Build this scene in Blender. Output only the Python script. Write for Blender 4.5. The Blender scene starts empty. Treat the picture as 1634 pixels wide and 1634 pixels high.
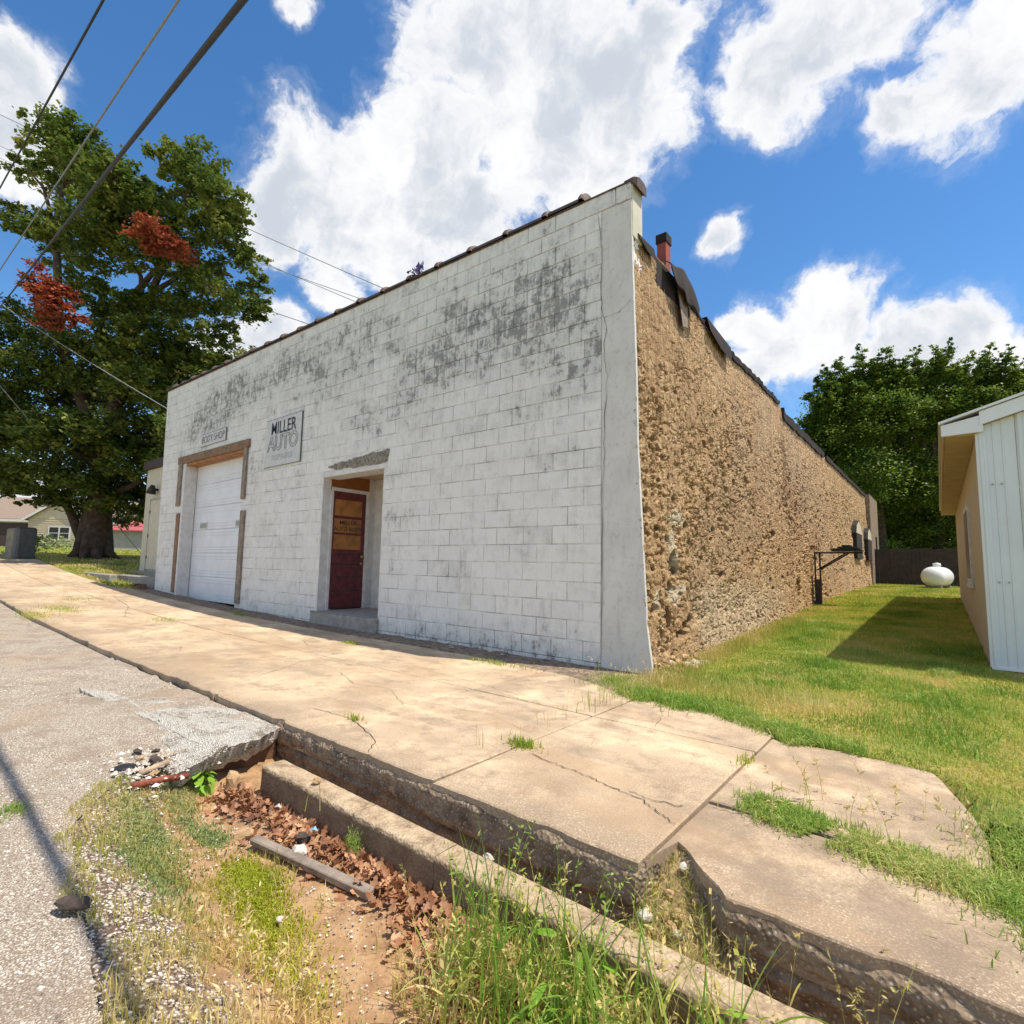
import bpy, math, random
import numpy as np
from mathutils import Matrix, Vector
random.seed(11)
RNG = np.random.RandomState(7)
S = bpy.context.scene
COL = S.collection

# ------------------------------------------------------------------ camera
cd = bpy.data.cameras.new('camera'); cam = bpy.data.objects.new('camera', cd); COL.objects.link(cam)
cd.sensor_width = 36; cd.sensor_fit = 'HORIZONTAL'; cd.lens = 36 * 845.5 / 1634.0
cd.clip_start = 0.05; cd.clip_end = 3000
R = Matrix(((0.775642, 0.04764, 0.629372), (0.630888, -0.088432, -0.770817), (0.018935, 0.994942, -0.098647)))
cam.matrix_world = Matrix.Translation((2.2531, -4.8484, 0.9357)) @ R.to_4x4()
S.camera = cam
CAM = np.array([2.2531, -4.8484, 0.9357])

# ------------------------------------------------------------------ sun, sky, exposure
SUND = Vector((0.43, 0.15, 1.0)).normalized()
SUN_EL = math.asin(SUND.z); SUN_AZ = math.atan2(SUND.x, SUND.y)
sl = bpy.data.lights.new('sun', 'SUN'); sl.energy = 3.9; sl.angle = math.radians(0.53); sl.color = (1.0, 0.92, 0.78)
so = bpy.data.objects.new('sun', sl); COL.objects.link(so)
so.rotation_euler = SUND.to_track_quat('Z', 'Y').to_euler()
S.view_settings.view_transform = 'Standard'; S.view_settings.look = 'None'
S.view_settings.exposure = 0.60; S.view_settings.gamma = 1.0; S.view_settings.use_curve_mapping = False

# directions (unit vectors) and angular radii of the cumulus masses
BLOBS = [(-0.393, 0.549, 0.737, 0.143), (-0.475, 0.483, 0.735, 0.103), (-0.328, 0.648, 0.687, 0.108), (-0.448, 0.596, 0.666, 0.133), (-0.574, 0.508, 0.642, 0.1), (-0.378, 0.664, 0.645, 0.098), (-0.65, 0.473, 0.595, 0.113), (-0.724, 0.39, 0.569, 0.1), (-0.588, 0.565, 0.578, 0.108), (-0.717, 0.454, 0.528, 0.097), (-0.761, 0.362, 0.538, 0.072), (-0.684, 0.531, 0.5, 0.081), (-0.265, 0.636, 0.725, 0.068), (-0.105, 0.718, 0.688, 0.091), (-0.151, 0.722, 0.675, 0.074), (-0.046, 0.734, 0.678, 0.066), (0.047, 0.801, 0.597, 0.071), (0.086, 0.784, 0.615, 0.066), (-0.015, 0.805, 0.593, 0.042), (-0.251, 0.817, 0.519, 0.035), (-0.63, 0.295, 0.719, 0.03), (-0.116, 0.919, 0.376, 0.079), (-0.187, 0.917, 0.353, 0.075), (-0.049, 0.944, 0.328, 0.075), (0.029, 0.95, 0.311, 0.069), (0.08, 0.954, 0.29, 0.05), (-0.228, 0.893, 0.387, 0.048), (-0.128, 0.898, 0.422, 0.044), (-0.253, 0.908, 0.334, 0.06), (-0.83, 0.06, 0.554, 0.054), (-0.871, 0.06, 0.488, 0.073), (-0.882, 0.08, 0.465, 0.048), (-0.863, 0.374, 0.339, 0.064), (-0.832, 0.409, 0.375, 0.05), (-0.895, 0.343, 0.284, 0.067), (-0.988, 0.133, 0.074, 0.069), (-0.767, 0.469, 0.439, 0.045), (-0.426, 0.669, 0.609, 0.065), (-0.254, 0.881, 0.4, 0.029)]

class NT:
    def __init__(s, nt): s.t = nt; s.n = nt.nodes; s.l = nt.links; s.n.clear()
    def node(s, typ, **kw):
        nd = s.n.new(typ)
        for k, v in kw.items():
            if k.startswith('i_'):
                nd.inputs[k[2:].replace('_', ' ')].default_value = v
            else: setattr(nd, k, v)
        return nd
    def link(s, a, b): s.l.new(a, b)
    def inp(s, sock, v):
        if hasattr(v, 'is_linked') or hasattr(v, 'links'): s.l.new(v, sock)
        else: sock.default_value = v
    def math(s, op, a, b=0.0, c=None, clamp=False):
        nd = s.n.new('ShaderNodeMath'); nd.operation = op; nd.use_clamp = clamp
        s.inp(nd.inputs[0], a); s.inp(nd.inputs[1], b)
        if c is not None: s.inp(nd.inputs[2], c)
        return nd.outputs[0]
    def vmath(s, op, a, b=None, scale=None):
        nd = s.n.new('ShaderNodeVectorMath'); nd.operation = op
        s.inp(nd.inputs[0], a)
        if b is not None: s.inp(nd.inputs[1], b)
        if scale is not None: s.inp(nd.inputs['Scale'], scale)
        return nd.outputs['Value'] if op in ('DISTANCE', 'DOT_PRODUCT', 'LENGTH') else nd.outputs[0]
    def noise(s, vec, scale, detail=4, rough=0.55, dist=0.0, col=False):
        nd = s.n.new('ShaderNodeTexNoise'); s.inp(nd.inputs['Vector'], vec)
        nd.inputs['Scale'].default_value = scale; nd.inputs['Detail'].default_value = detail
        nd.inputs['Roughness'].default_value = rough; nd.inputs['Distortion'].default_value = dist
        return nd.outputs['Color'] if col else nd.outputs['Fac']
    def ramp(s, fac, pts):
        nd = s.n.new('ShaderNodeValToRGB'); s.inp(nd.inputs[0], fac)
        el = nd.color_ramp.elements
        while len(el) < len(pts): el.new(0.5)
        for e, (p, c) in zip(el, pts):
            e.position = p; e.color = (c, c, c, 1) if isinstance(c, (int, float)) else (*c, 1)
        return nd.outputs[0]
    def sstep(s, v, a, b, lo=0.0, hi=1.0):
        nd = s.n.new('ShaderNodeMapRange'); nd.interpolation_type = 'SMOOTHSTEP'
        s.inp(nd.inputs[0], v); nd.inputs[1].default_value = a; nd.inputs[2].default_value = b
        nd.inputs[3].default_value = lo; nd.inputs[4].default_value = hi
        return nd.outputs[0]
    def mix(s, fac, a, b, mode='MIX'):
        nd = s.n.new('ShaderNodeMix'); nd.data_type = 'RGBA'; nd.blend_type = mode
        s.inp(nd.inputs[0], fac)
        s.inp(nd.inputs[6], a if not isinstance(a, tuple) else (*a, 1)[:4])
        s.inp(nd.inputs[7], b if not isinstance(b, tuple) else (*b, 1)[:4])
        return nd.outputs[2]
    def attr(s, name):
        nd = s.n.new('ShaderNodeAttribute'); nd.attribute_name = name; return nd.outputs['Fac']

W = bpy.data.worlds.new('World'); S.world = W; W.use_nodes = True
w = NT(W.node_tree)
tc = w.node('ShaderNodeTexCoord'); D = w.vmath('NORMALIZE', tc.outputs['Generated'])
sky = w.node('ShaderNodeTexSky', sky_type='NISHITA'); sky.sun_disc = False
sky.sun_elevation = SUN_EL; sky.sun_rotation = SUN_AZ; sky.altitude = 300; sky.air_density = 1.0; sky.dust_density = 0.15; sky.ozone_density = 2.2
hs = w.node('ShaderNodeHueSaturation', i_Saturation=1.25, i_Value=1.0); w.link(sky.outputs[0], hs.inputs['Color'])
bg1 = w.node('ShaderNodeBackground', i_Strength=0.122); w.link(hs.outputs[0], bg1.inputs[0])
wn = w.noise(D, 7.0, 5, 0.6, 0.0, col=True)
off = w.vmath('SCALE', w.vmath('SUBTRACT', wn, (0.5, 0.5, 0.5)), scale=0.10)
DW = w.vmath('ADD', D, off)
f = 0.0
for (x, y, z, r) in BLOBS:
    d = w.vmath('DISTANCE', DW, (x, y, z))
    v = w.math('MULTIPLY_ADD', d, -1.0 / (r * 1.13), 1.0)
    f = v if isinstance(f, float) else w.math('MAXIMUM', f, v)
f = w.math('MAXIMUM', f, -0.8)
# beyond the photographed sector the same broken cumulus goes on
fwd = w.vmath('DOT_PRODUCT', D, (-0.62937, 0.77082, 0.09865))
gen = w.math('MULTIPLY_ADD', w.noise(D, 2.6, 4, 0.5), 3.0, -1.45)
gen = w.math('ADD', gen, w.sstep(fwd, 0.42, 0.66, 0.0, -3.0))
f = w.math('MAXIMUM', f, gen)
fb = w.noise(DW, 12.0, 9, 0.62)
fs = w.math('ADD', f, w.math('MULTIPLY_ADD', fb, 1.5, -0.75))
fb2 = w.noise(DW, 46.0, 6, 0.65)
fs = w.math('ADD', fs, w.math('MULTIPLY_ADD', fb2, 0.36, -0.18))
mask = w.sstep(fs, -0.04, 0.40)
wisp = w.math('MULTIPLY', w.sstep(fs, -0.22, 0.12), 0.12)
mask = w.math('MAXIMUM', mask, wisp)
sz = w.node('ShaderNodeSeparateXYZ'); w.link(D, sz.inputs[0])
mask = w.math('MULTIPLY', mask, w.sstep(sz.outputs[2], -0.02, 0.03))
core = w.sstep(fs, 0.18, 0.75)
gn = w.sstep(w.noise(DW, 7.5, 8, 0.62), 0.36, 0.66)
shade = w.math('MULTIPLY', w.math('MULTIPLY', core, gn), 1.0)
ccol = w.mix(shade, (0.99, 0.99, 1.0), (0.62, 0.67, 0.75))
bg2 = w.node('ShaderNodeBackground', i_Strength=0.67); w.link(ccol, bg2.inputs[0])
ms = w.node('ShaderNodeMixShader'); w.link(mask, ms.inputs[0]); w.link(bg1.outputs[0], ms.inputs[1]); w.link(bg2.outputs[0], ms.inputs[2])
wo = w.node('ShaderNodeOutputWorld'); w.link(ms.outputs[0], wo.inputs[0])

# ------------------------------------------------------------------ object helpers
def obj(name, me, mat=None, parent=None, **props):
    o = bpy.data.objects.new(name, me); COL.objects.link(o)
    if mat is not None and me is not None and hasattr(me, 'materials') and len(me.materials) == 0: me.materials.append(mat)
    if parent is not None: o.parent = parent
    for k, v in props.items():
        if v: o[k] = v
    return o
def empty(name, loc=(0, 0, 0), label=None, category=None, group=None, kind=None):
    o = bpy.data.objects.new(name, None); COL.objects.link(o); o.location = loc; o.empty_display_size = 0.2
    if label: o['label'] = label
    if category: o['category'] = category
    if group: o['group'] = group
    if kind: o['kind'] = kind
    return o
def mesh(name, verts, faces, smooth=False, attrs=None):
    me = bpy.data.meshes.new(name); me.from_pydata([tuple(v) for v in verts], [], faces); me.update()
    if smooth: me.shade_smooth()
    if attrs:
        for k, a in attrs.items():
            at = me.attributes.new(k, 'FLOAT', 'POINT'); at.data.foreach_set('value', np.asarray(a, dtype=np.float32))
    return me
def bigmesh(name, V, F, smooth=False, attrs=None, fattrs=None):
    """V (n,3) array, F (m,k) index array"""
    V = np.asarray(V, dtype=np.float32); F = np.asarray(F, dtype=np.int32); m, k = F.shape
    me = bpy.data.meshes.new(name); me.vertices.add(len(V)); me.vertices.foreach_set('co', V.ravel())
    me.loops.add(m * k); me.loops.foreach_set('vertex_index', F.ravel())
    me.polygons.add(m); me.polygons.foreach_set('loop_start', np.arange(m, dtype=np.int32) * k)
    me.update(calc_edges=True)
    if smooth: me.shade_smooth()
    else: me.shade_flat()
    for k2, a in (attrs or {}).items():
        at = me.attributes.new(k2, 'FLOAT', 'POINT'); at.data.foreach_set('value', np.asarray(a, dtype=np.float32))
    for k2, a in (fattrs or {}).items():
        at = me.attributes.new(k2, 'FLOAT', 'FACE'); at.data.foreach_set('value', np.asarray(a, dtype=np.float32))
    return me
class MB:
    def __init__(s): s.v = []; s.f = []
    def add(s, v, f):
        b = len(s.v); s.v += [tuple(p) for p in v]; s.f += [tuple(i + b for i in q) for q in f]; return s
    def box(s, x0, x1, y0, y1, z0, z1):
        v = [(x, y, z) for z in (z0, z1) for y in (y0, y1) for x in (x0, x1)]
        return s.add(v, [(0, 2, 3, 1), (4, 5, 7, 6), (0, 1, 5, 4), (2, 6, 7, 3), (0, 4, 6, 2), (1, 3, 7, 5)])
    def bbox(s, x0, x1, y0, y1, z0, z1, b=0.006):
        """box with chamfered edges"""
        c = [(x0, x1), (y0, y1), (z0, z1)]
        V = []; idx = {}
        for sx in (0, 1):
            for sy in (0, 1):
                for sz_ in (0, 1):
                    sg = (sx, sy, sz_)
                    for a in range(3):
                        p = []
                        for k in range(3):
                            q = c[k][sg[k]]
                            if k != a: q += b if sg[k] == 0 else -b
                            p.append(q)
                        idx[(sg, a)] = len(V); V.append(p)
        F = []
        for a in range(3):
            o1, o2 = [k for k in range(3) if k != a]
            for sa in (0, 1):
                q = []
                for (u, v_) in ((0, 0), (1, 0), (1, 1), (0, 1)):
                    sg = [0, 0, 0]; sg[a] = sa; sg[o1] = u; sg[o2] = v_; q.append(idx[(tuple(sg), a)])
                flip = (sa == 0) ^ (a == 1)
                F.append(tuple(q[::-1] if flip else q))
        for a in range(3):
            o1, o2 = [k for k in range(3) if k != a]
            for (u, v_) in ((0, 0), (1, 0), (1, 1), (0, 1)):
                g0 = [0, 0, 0]; g1 = [0, 0, 0]; g0[a] = 0; g1[a] = 1
                for g in (g0, g1): g[o1] = u; g[o2] = v_
                F.append((idx[(tuple(g0), o1)], idx[(tuple(g1), o1)], idx[(tuple(g1), o2)], idx[(tuple(g0), o2)]))
        for sx in (0, 1):
            for sy in (0, 1):
                for sz_ in (0, 1):
                    F.append(tuple(idx[((sx, sy, sz_), a)] for a in range(3)))
        return s.add(V, F)
    def tube(s, pts, rad, n=8, caps=True):
        pts = [Vector(p) for p in pts]
        rad = rad if isinstance(rad, (list, tuple)) else [rad] * len(pts)
        base = len(s.v); up = Vector((0, 0, 1)); prev = None
        for i, p in enumerate(pts):
            t = (pts[min(i + 1, len(pts) - 1)] - pts[max(i - 1, 0)]).normalized()
            if prev is None:
                a = up if abs(t.z) < 0.9 else Vector((1, 0, 0)); u = t.cross(a).normalized()
            else:
                u = (prev - t * prev.dot(t)).normalized()
            prev = u; v_ = t.cross(u)
            for k in range(n):
                an = 2 * math.pi * k / n
                s.v.append(tuple(p + (u * math.cos(an) + v_ * math.sin(an)) * rad[i]))
        for i in range(len(pts) - 1):
            for k in range(n):
                a = base + i * n + k; b = base + i * n + (k + 1) % n
                s.f.append((a, b, b + n, a + n))
        if caps:
            s.f.append(tuple(base + k for k in range(n))[::-1]); e = base + (len(pts) - 1) * n
            s.f.append(tuple(e + k for k in range(n)))
        return s
    def build(s, name, mat, parent=None, smooth=False, **props):
        me = mesh(name, s.v, s.f, smooth)
        import bmesh
        bm = bmesh.new(); bm.from_mesh(me); bmesh.ops.recalc_face_normals(bm, faces=bm.faces); bm.to_mesh(me); bm.free()
        if smooth: me.shade_smooth()
        return obj(name, me, mat, parent, **props)
def clone(o, parent=None, loc=None, rot=None, scale=None):
    c = o.copy(); COL.objects.link(c)
    if parent is not None: c.parent = parent
    if loc is not None: c.location = loc
    if rot is not None: c.rotation_euler = rot
    if scale is not None: c.scale = scale
    return c

# ---- numpy noise
def vnoise2(x, y, seed=0):
    r = np.random.RandomState(seed); T = r.rand(256, 256).astype(np.float32)
    xi = np.floor(x).astype(int); yi = np.floor(y).astype(int); fx = x - xi; fy = y - yi
    fx = fx * fx * (3 - 2 * fx); fy = fy * fy * (3 - 2 * fy)
    a = T[xi & 255, yi & 255]; b = T[(xi + 1) & 255, yi & 255]; c = T[xi & 255, (yi + 1) & 255]; d = T[(xi + 1) & 255, (yi + 1) & 255]
    return (a * (1 - fx) + b * fx) * (1 - fy) + (c * (1 - fx) + d * fx) * fy
def fbm(x, y, seed=0, oct=4, gain=0.5):
    s = 0; a = 1; t = 0
    for i in range(oct):
        s = s + a * vnoise2(x * 2 ** i + 13.7 * i, y * 2 ** i + 7.1 * i, seed + i); t += a; a *= gain
    return s / t
def ss(a, b, x):
    t = np.clip((x - a) / (b - a), 0, 1); return t * t * (3 - 2 * t)
def grid(us, vs):
    U, Vv = np.meshgrid(us, vs, indexing='ij'); nu, nv = U.shape
    i = np.arange(nu - 1)[:, None] * nv + np.arange(nv - 1)[None, :]
    F = np.stack([i, i + nv, i + nv + 1, i + 1], -1).reshape(-1, 4)
    return U, Vv, F

# ---- terrain
def hx(x):
    d = np.maximum(0, -4 - x); return -.1 + .22 * (np.minimum(d, 21) / 9.5) ** 1.9 + np.maximum(0, d - 21) * .02
def ly(y): return np.interp(y, [-1, 0, 1, 2, 4, 8, 13, 21, 30], [0, 0, .02, .06, .13, .27, .40, .50, .52])
def H(x, y): return hx(x) + ly(y) * ss(-16, -1.5, x) + 0.01 * np.maximum(0, np.minimum(y, 60)) * (1 - ss(-16, -13, x))
# edge of the gravel road against the ditch
RE = np.array([(-2.3, -3.62), (-1.7, -3.70), (-1.2, -3.80), (-.85, -4.05), (-.5, -4.22), (0, -4.31), (.6, -4.37), (2, -4.5), (6, -4.9)])
def Hs(x, y):
    """street side: road and ditch"""
    yr = np.interp(x, RE[:, 0], RE[:, 1])
    d = y - yr
    road = hx(x) - .055 + .006 * (y + 3)
    w_ = ss(-1.5, -.95, x)
    deep = -.36 + .02 * vnoise2(x * 3, y * 3, 3)
    z = road + (deep - road) * ss(0.0, .5, d) * w_
    z = z - 0.06 * ss(-2.2, -1.4, x) * ss(0.02, .25, d) * (1 - w_) - .05 * ss(-1.75, -1.4, x) * ss(0.0, .1, d) * (1 - w_)
    return z + 0.012 * (fbm(x * 6, y * 6, 5, 3) - .5)

# ------------------------------------------------------------------ materials
def mat(name):
    m = bpy.data.materials.new(name); m.use_nodes = True; n = NT(m.node_tree)
    out = n.node('ShaderNodeOutputMaterial'); b = n.node('ShaderNodeBsdfPrincipled'); n.link(b.outputs[0], out.inputs[0])
    b.inputs['Roughness'].default_value = 0.9
    g = n.node('ShaderNodeNewGeometry'); n.pos = g.outputs['Position']; n.b = b; n.m = m
    return n
def fin(n, col, rough=None, bump=None, bstr=0.3, bdist=0.01):
    n.inp(n.b.inputs['Base Color'], col if not isinstance(col, tuple) else (*col, 1)[:4])
    if rough is not None: n.inp(n.b.inputs['Roughness'], rough)
    if bump is not None:
        bp = n.node('ShaderNodeBump'); bp.inputs['Strength'].default_value = bstr; bp.inputs['Distance'].default_value = bdist
        n.link(bump, bp.inputs['Height']); n.link(bp.outputs[0], n.b.inputs['Normal'])
    return n.m
def simple(name, col, rough=0.8, var=0.25, scale=6.0, metal=0.0, bstr=0.2, col2=None):
    n = mat(name); nz = n.noise(n.pos, scale, 6, 0.6)
    c2 = col2 if col2 else tuple(c * (1 - var) for c in col)
    c = n.mix(n.sstep(nz, 0.35, 0.65), col, c2)
    n.b.inputs['Metallic'].default_value = metal
    return fin(n, c, rough, n.noise(n.pos, scale * 12, 3), bstr, 0.004)
def scaled(n, sx, sy, sz_):
    return n.vmath('MULTIPLY', n.pos, (sx, sy, sz_))

def block_paint(name, joint=False):
    n = mat(name)
    rn = n.attr('rnd'); gr = n.math('MINIMUM', n.attr('grime'), 1.0)
    base = n.mix(rn, (0.76, 0.755, 0.72), (0.71, 0.705, 0.68))
    big = n.sstep(n.noise(n.pos, 0.8, 4, .6), 0.40, 0.65)
    base = n.mix(n.math('MULTIPLY', big, .45), base, (0.76, 0.76, 0.76))
    st = n.noise(scaled(n, 15, 15, 2.6), 1.0, 7, 0.74)         # vertical runs
    sp = n.noise(n.pos, 7.0, 10, 0.74)                         # peeling speckle
    md = n.noise(n.pos, 2.2, 6, 0.62)
    a = n.math('ADD', n.math('MULTIPLY', st, 0.42), n.math('ADD', n.math('MULTIPLY', sp, 0.62), n.math('MULTIPLY', md, 0.40)))
    a = n.math('ADD', a, n.math('MULTIPLY', gr, 0.165))
    soft = n.sstep(a, 0.665, 0.93)
    col = n.mix(n.math('MULTIPLY', soft, 0.50), base, (0.36, 0.36, 0.35))
    hard = n.sstep(n.math('ADD', a, n.math('MULTIPLY', n.noise(n.pos, 26, 6, .7), .22)), 0.955, 1.05)
    col = n.mix(n.math('MULTIPLY', hard, 0.72), col, (0.13, 0.13, 0.125))
    fine = n.sstep(n.noise(n.pos, 38.0, 6, 0.75), 0.53, 0.70)
    col = n.mix(n.math('MULTIPLY', fine, n.math('MULTIPLY_ADD', gr, 0.42, 0.16)), col, (0.30, 0.30, 0.29))
    chip = n.sstep(n.noise(n.pos, 4.2, 9, 0.72), 0.68, 0.70)
    col = n.mix(n.math('MULTIPLY', chip, 0.65), col, (0.31, 0.29, 0.26))
    yel = n.sstep(n.noise(n.pos, 1.1, 5, .6), 0.58, 0.72)
    col = n.mix(n.math('MULTIPLY', yel, 0.25), col, (0.62, 0.60, 0.47))
    if joint:
        jd = n.sstep(n.math('ADD', n.noise(n.pos, 1.9, 6, 0.66), n.math('MULTIPLY', gr, .10)), 0.44, 0.60)
        col = n.mix(n.math('MULTIPLY_ADD', jd, 0.62, 0.0), col, (0.055, 0.055, 0.06))
    bp = n.math('ADD', n.noise(n.pos, 60, 5, 0.6), n.math('MULTIPLY', sp, 2.2))
    return fin(n, col, 0.8, bp, 0.55, 0.006)
M = {}
M['block'] = block_paint('white_block_paint'); M['joint'] = block_paint('block_joint', True)
def stucco():
    n = mat('grey_stucco')
    a = n.noise(n.pos, 2.2, 6, 0.6); b = n.noise(n.pos, 14, 8, 0.7)
    c = n.mix(n.sstep(a, .35, .7), (.58, .57, .54), (.66, .65, .62))
    c = n.mix(n.math('MULTIPLY', n.sstep(b, .50, .72), .50), c, (.34, .33, .31))
    c = n.mix(n.math('MULTIPLY', n.sstep(n.noise(scaled(n, 9, 9, 2), 1.0, 7, .7), .52, .7), .35), c, (.36, .355, .34))
    g = n.attr('grime')
    c = n.mix(n.sstep(n.math('ADD', n.math('MULTIPLY', g, .34), n.noise(n.pos, 6, 7, .7)), .80, .84), c, (.36, .29, .21))
    return fin(n, c, .9, n.math('ADD', b, n.noise(n.pos, 90, 3)), .35, .006)
M['stucco'] = stucco()
def rubble_wall():
    n = mat('rough_tan_masonry')
    a = n.noise(n.pos, 1.0, 5, .6); b = n.noise(n.pos, 13, 10, .78); e = n.noise(n.pos, 42, 6, .75)
    st = n.noise(scaled(n, 30, 30, 1.3), 1.0, 5, .65)
    mixn = n.math('ADD', n.math('MULTIPLY', b, .50), n.math('ADD', n.math('MULTIPLY', st, .30), n.math('MULTIPLY', e, .20)))
    c = n.ramp(mixn, [(.36, (.085, .042, .022)), (.43, (.25, .135, .062)), (.50, (.47, .295, .145)), (.60, (.76, .56, .32))])
    c = n.mix(n.math('MULTIPLY', n.sstep(a, .45, .65), .55), c, n.mix(.5, c, (.33, .17, .08)))
    g2 = n.sstep(n.noise(n.pos, .45, 4, .6), .5, .62)
    c = n.mix(n.math('MULTIPLY', g2, .30), c, (.40, .29, .18))
    p = n.attr('pale')
    c = n.mix(p, c, n.mix(n.sstep(b, .4, .6), (.50, .42, .30), (.72, .64, .48)))
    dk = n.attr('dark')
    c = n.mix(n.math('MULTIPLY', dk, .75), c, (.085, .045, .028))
    hb = n.math('ADD', n.math('MULTIPLY', b, 1.3), n.math('MULTIPLY', e, .5))
    return fin(n, c, .95, hb, .9, .035)
M['rubble'] = rubble_wall()
def concrete_walk():
    n = mat('sidewalk_concrete')
    a = n.noise(n.pos, .9, 5, .6); b = n.noise(n.pos, 7, 8, .68); c0 = n.noise(n.pos, 120, 4, .7)
    c = n.mix(n.sstep(a, .38, .62), (.67, .50, .325), (.45, .33, .215))
    c = n.mix(n.math('MULTIPLY', n.sstep(b, .50, .66), .62), c, (.28, .19, .12))
    gx = n.sstep(n.noise(scaled(n, 1.2, 3.5, 1), 1.0, 5, .6), .5, .68)
    c = n.mix(n.math('MULTIPLY', gx, .50), c, (.25, .18, .125))
    sy_ = n.node('ShaderNodeSeparateXYZ'); n.link(n.pos, sy_.inputs[0])
    edge = n.sstep(n.math('ADD', sy_.outputs[1], n.math('MULTIPLY', b, .35)), -2.90, -2.55, 1, 0)
    c = n.mix(n.math('MULTIPLY', edge, .5), c, (.21, .145, .10))
    c = n.mix(n.math('MULTIPLY', n.sstep(c0, .54, .62), .55), c, (.80, .68, .50))
    c = n.mix(n.math('MULTIPLY', n.sstep(c0, .46, .36), .5), c, (.20, .14, .09))
    ag = n.attr('age')
    c = n.mix(n.math('MULTIPLY', ag, n.sstep(n.noise(n.pos, 3.2, 7, .66), .36, .60)), c, (.23, .165, .115))
    br = n.sstep(n.noise(scaled(n, .7, 1.6, 1), 1.0, 6, .6), .5, .62)
    c = n.mix(n.math('MULTIPLY', br, .38), c, (.40, .26, .145))
    return fin(n, c, .9, n.math('ADD', c0, b), .55, .005)
M['walk'] = concrete_walk()
def curb_conc():
    n = mat('weathered_curb_concrete')
    b = n.noise(n.pos, 11, 9, .7); v = n.node('ShaderNodeTexVoronoi'); n.link(n.pos, v.inputs['Vector']); v.inputs['Scale'].default_value = 55
    c = n.ramp(b, [(.33, (.11, .075, .05)), (.5, (.25, .18, .12)), (.68, (.40, .30, .20))])
    c = n.mix(n.sstep(v.outputs['Distance'], .32, .16), c, (.46, .38, .28))
    up = n.node('ShaderNodeNewGeometry'); sp_ = n.node('ShaderNodeSeparateXYZ'); n.link(up.outputs['Normal'], sp_.inputs[0])
    return fin(n, c, .95, n.math('ADD', b, v.outputs['Distance']), .9, .012)
M['curb'] = curb_conc()
def road_mat():
    n = mat('worn_gravel_asphalt')
    v = n.node('ShaderNodeTexVoronoi'); n.link(n.pos, v.inputs['Vector']); v.inputs['Scale'].default_value = 165
    v2 = n.node('ShaderNodeTexVoronoi'); n.link(n.pos, v2.inputs['Vector']); v2.inputs['Scale'].default_value = 60
    sp_ = n.node('ShaderNodeSeparateColor'); n.link(v.outputs['Color'], sp_.inputs[0])
    sp2 = n.node('ShaderNodeSeparateColor'); n.link(v2.outputs['Color'], sp2.inputs[0])
    a = n.noise(n.pos, 1.0, 6, .62); b = n.noise(n.pos, 5, 7, .65)
    stone = n.ramp(sp_.outputs[0], [(.0, (.30, .24, .18)), (.3, (.48, .41, .32)), (.6, (.60, .525, .43)), (.85, (.72, .65, .55)), (1, (.82, .77, .68))])
    c = n.mix(n.sstep(v.outputs['Distance'], .34, .66), stone, (.27, .205, .15))
    c = n.mix(n.math('MULTIPLY', n.sstep(sp2.outputs[0], .86, .9), n.sstep(v2.outputs['Distance'], .4, .2)), c, (.72, .68, .62))
    c = n.mix(n.math('MULTIPLY', n.sstep(b, .46, .64), .60), c, (.27, .20, .145))
    c = n.mix(n.math('MULTIPLY', n.sstep(a, .52, .66), .35), c, (.40, .27, .17))
    h = n.math('SUBTRACT', n.math('MULTIPLY', b, .6), v.outputs['Distance'])
    return fin(n, c, .9, h, .8, .008)
M['road'] = road_mat()
def ditch_mat():
    n = mat('ditch_dirt')
    v = n.node('ShaderNodeTexVoronoi'); n.link(n.pos, v.inputs['Vector']); v.inputs['Scale'].default_value = 80
    sp_ = n.node('ShaderNodeSeparateColor'); n.link(v.outputs['Color'], sp_.inputs[0])
    b = n.noise(n.pos, 8, 9, .7); g = n.attr('gravel')
    dirt = n.ramp(b, [(.3, (.20, .105, .05)), (.5, (.40, .24, .12)), (.7, (.55, .37, .21))])
    stone = n.ramp(sp_.outputs[0], [(.0, (.20, .15, .11)), (.5, (.50, .42, .33)), (1, (.80, .76, .68))])
    stone = n.mix(n.sstep(v.outputs['Distance'], .35, .6), stone, (.14, .09, .06))
    c = n.mix(n.sstep(n.math('ADD', g, n.math('MULTIPLY_ADD', b, 1.2, -.6)), .4, .6), dirt, stone)
    return fin(n, c, .95, n.math('ADD', n.noise(n.pos, 60, 5, .7), n.math('MULTIPLY', b, 2)), .7, .01)
M['ditch'] = ditch_mat()
def lawn_mat():
    n = mat('lawn_soil')
    a = n.noise(n.pos, .8, 5, .6); b = n.noise(n.pos, 14, 8, .7)
    c = n.mix(n.sstep(a, .42, .62), (.20, .24, .04), (.42, .30, .10))
    c = n.mix(n.sstep(b, .45, .65), c, (.20, .20, .05))
    return fin(n, c, 1.0, b, .8, .03)
M['lawn'] = lawn_mat()
def blade_mat(name, ramp_pts, trans=0.35):
    n = mat(name); r = n.attr('rnd')
    a = n.noise(n.pos, 1.05, 6, .64)
    c = n.ramp(n.math('ADD', n.math('MULTIPLY', r, .5), n.math('MULTIPLY_ADD', a, 2.5, -1.03)), ramp_pts)
    n.b.inputs['Roughness'].default_value = .55
    n.inp(n.b.inputs['Base Color'], c)
    tr = n.node('ShaderNodeBsdfTranslucent'); n.link(c, tr.inputs[0])
    mx = n.node('ShaderNodeMixShader'); mx.inputs[0].default_value = trans
    n.link(n.b.outputs[0], mx.inputs[1]); n.link(tr.outputs[0], mx.inputs[2])
    out = [x for x in n.n if x.type == 'OUTPUT_MATERIAL'][0]; n.link(mx.outputs[0], out.inputs[0])
    return n.m
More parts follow.
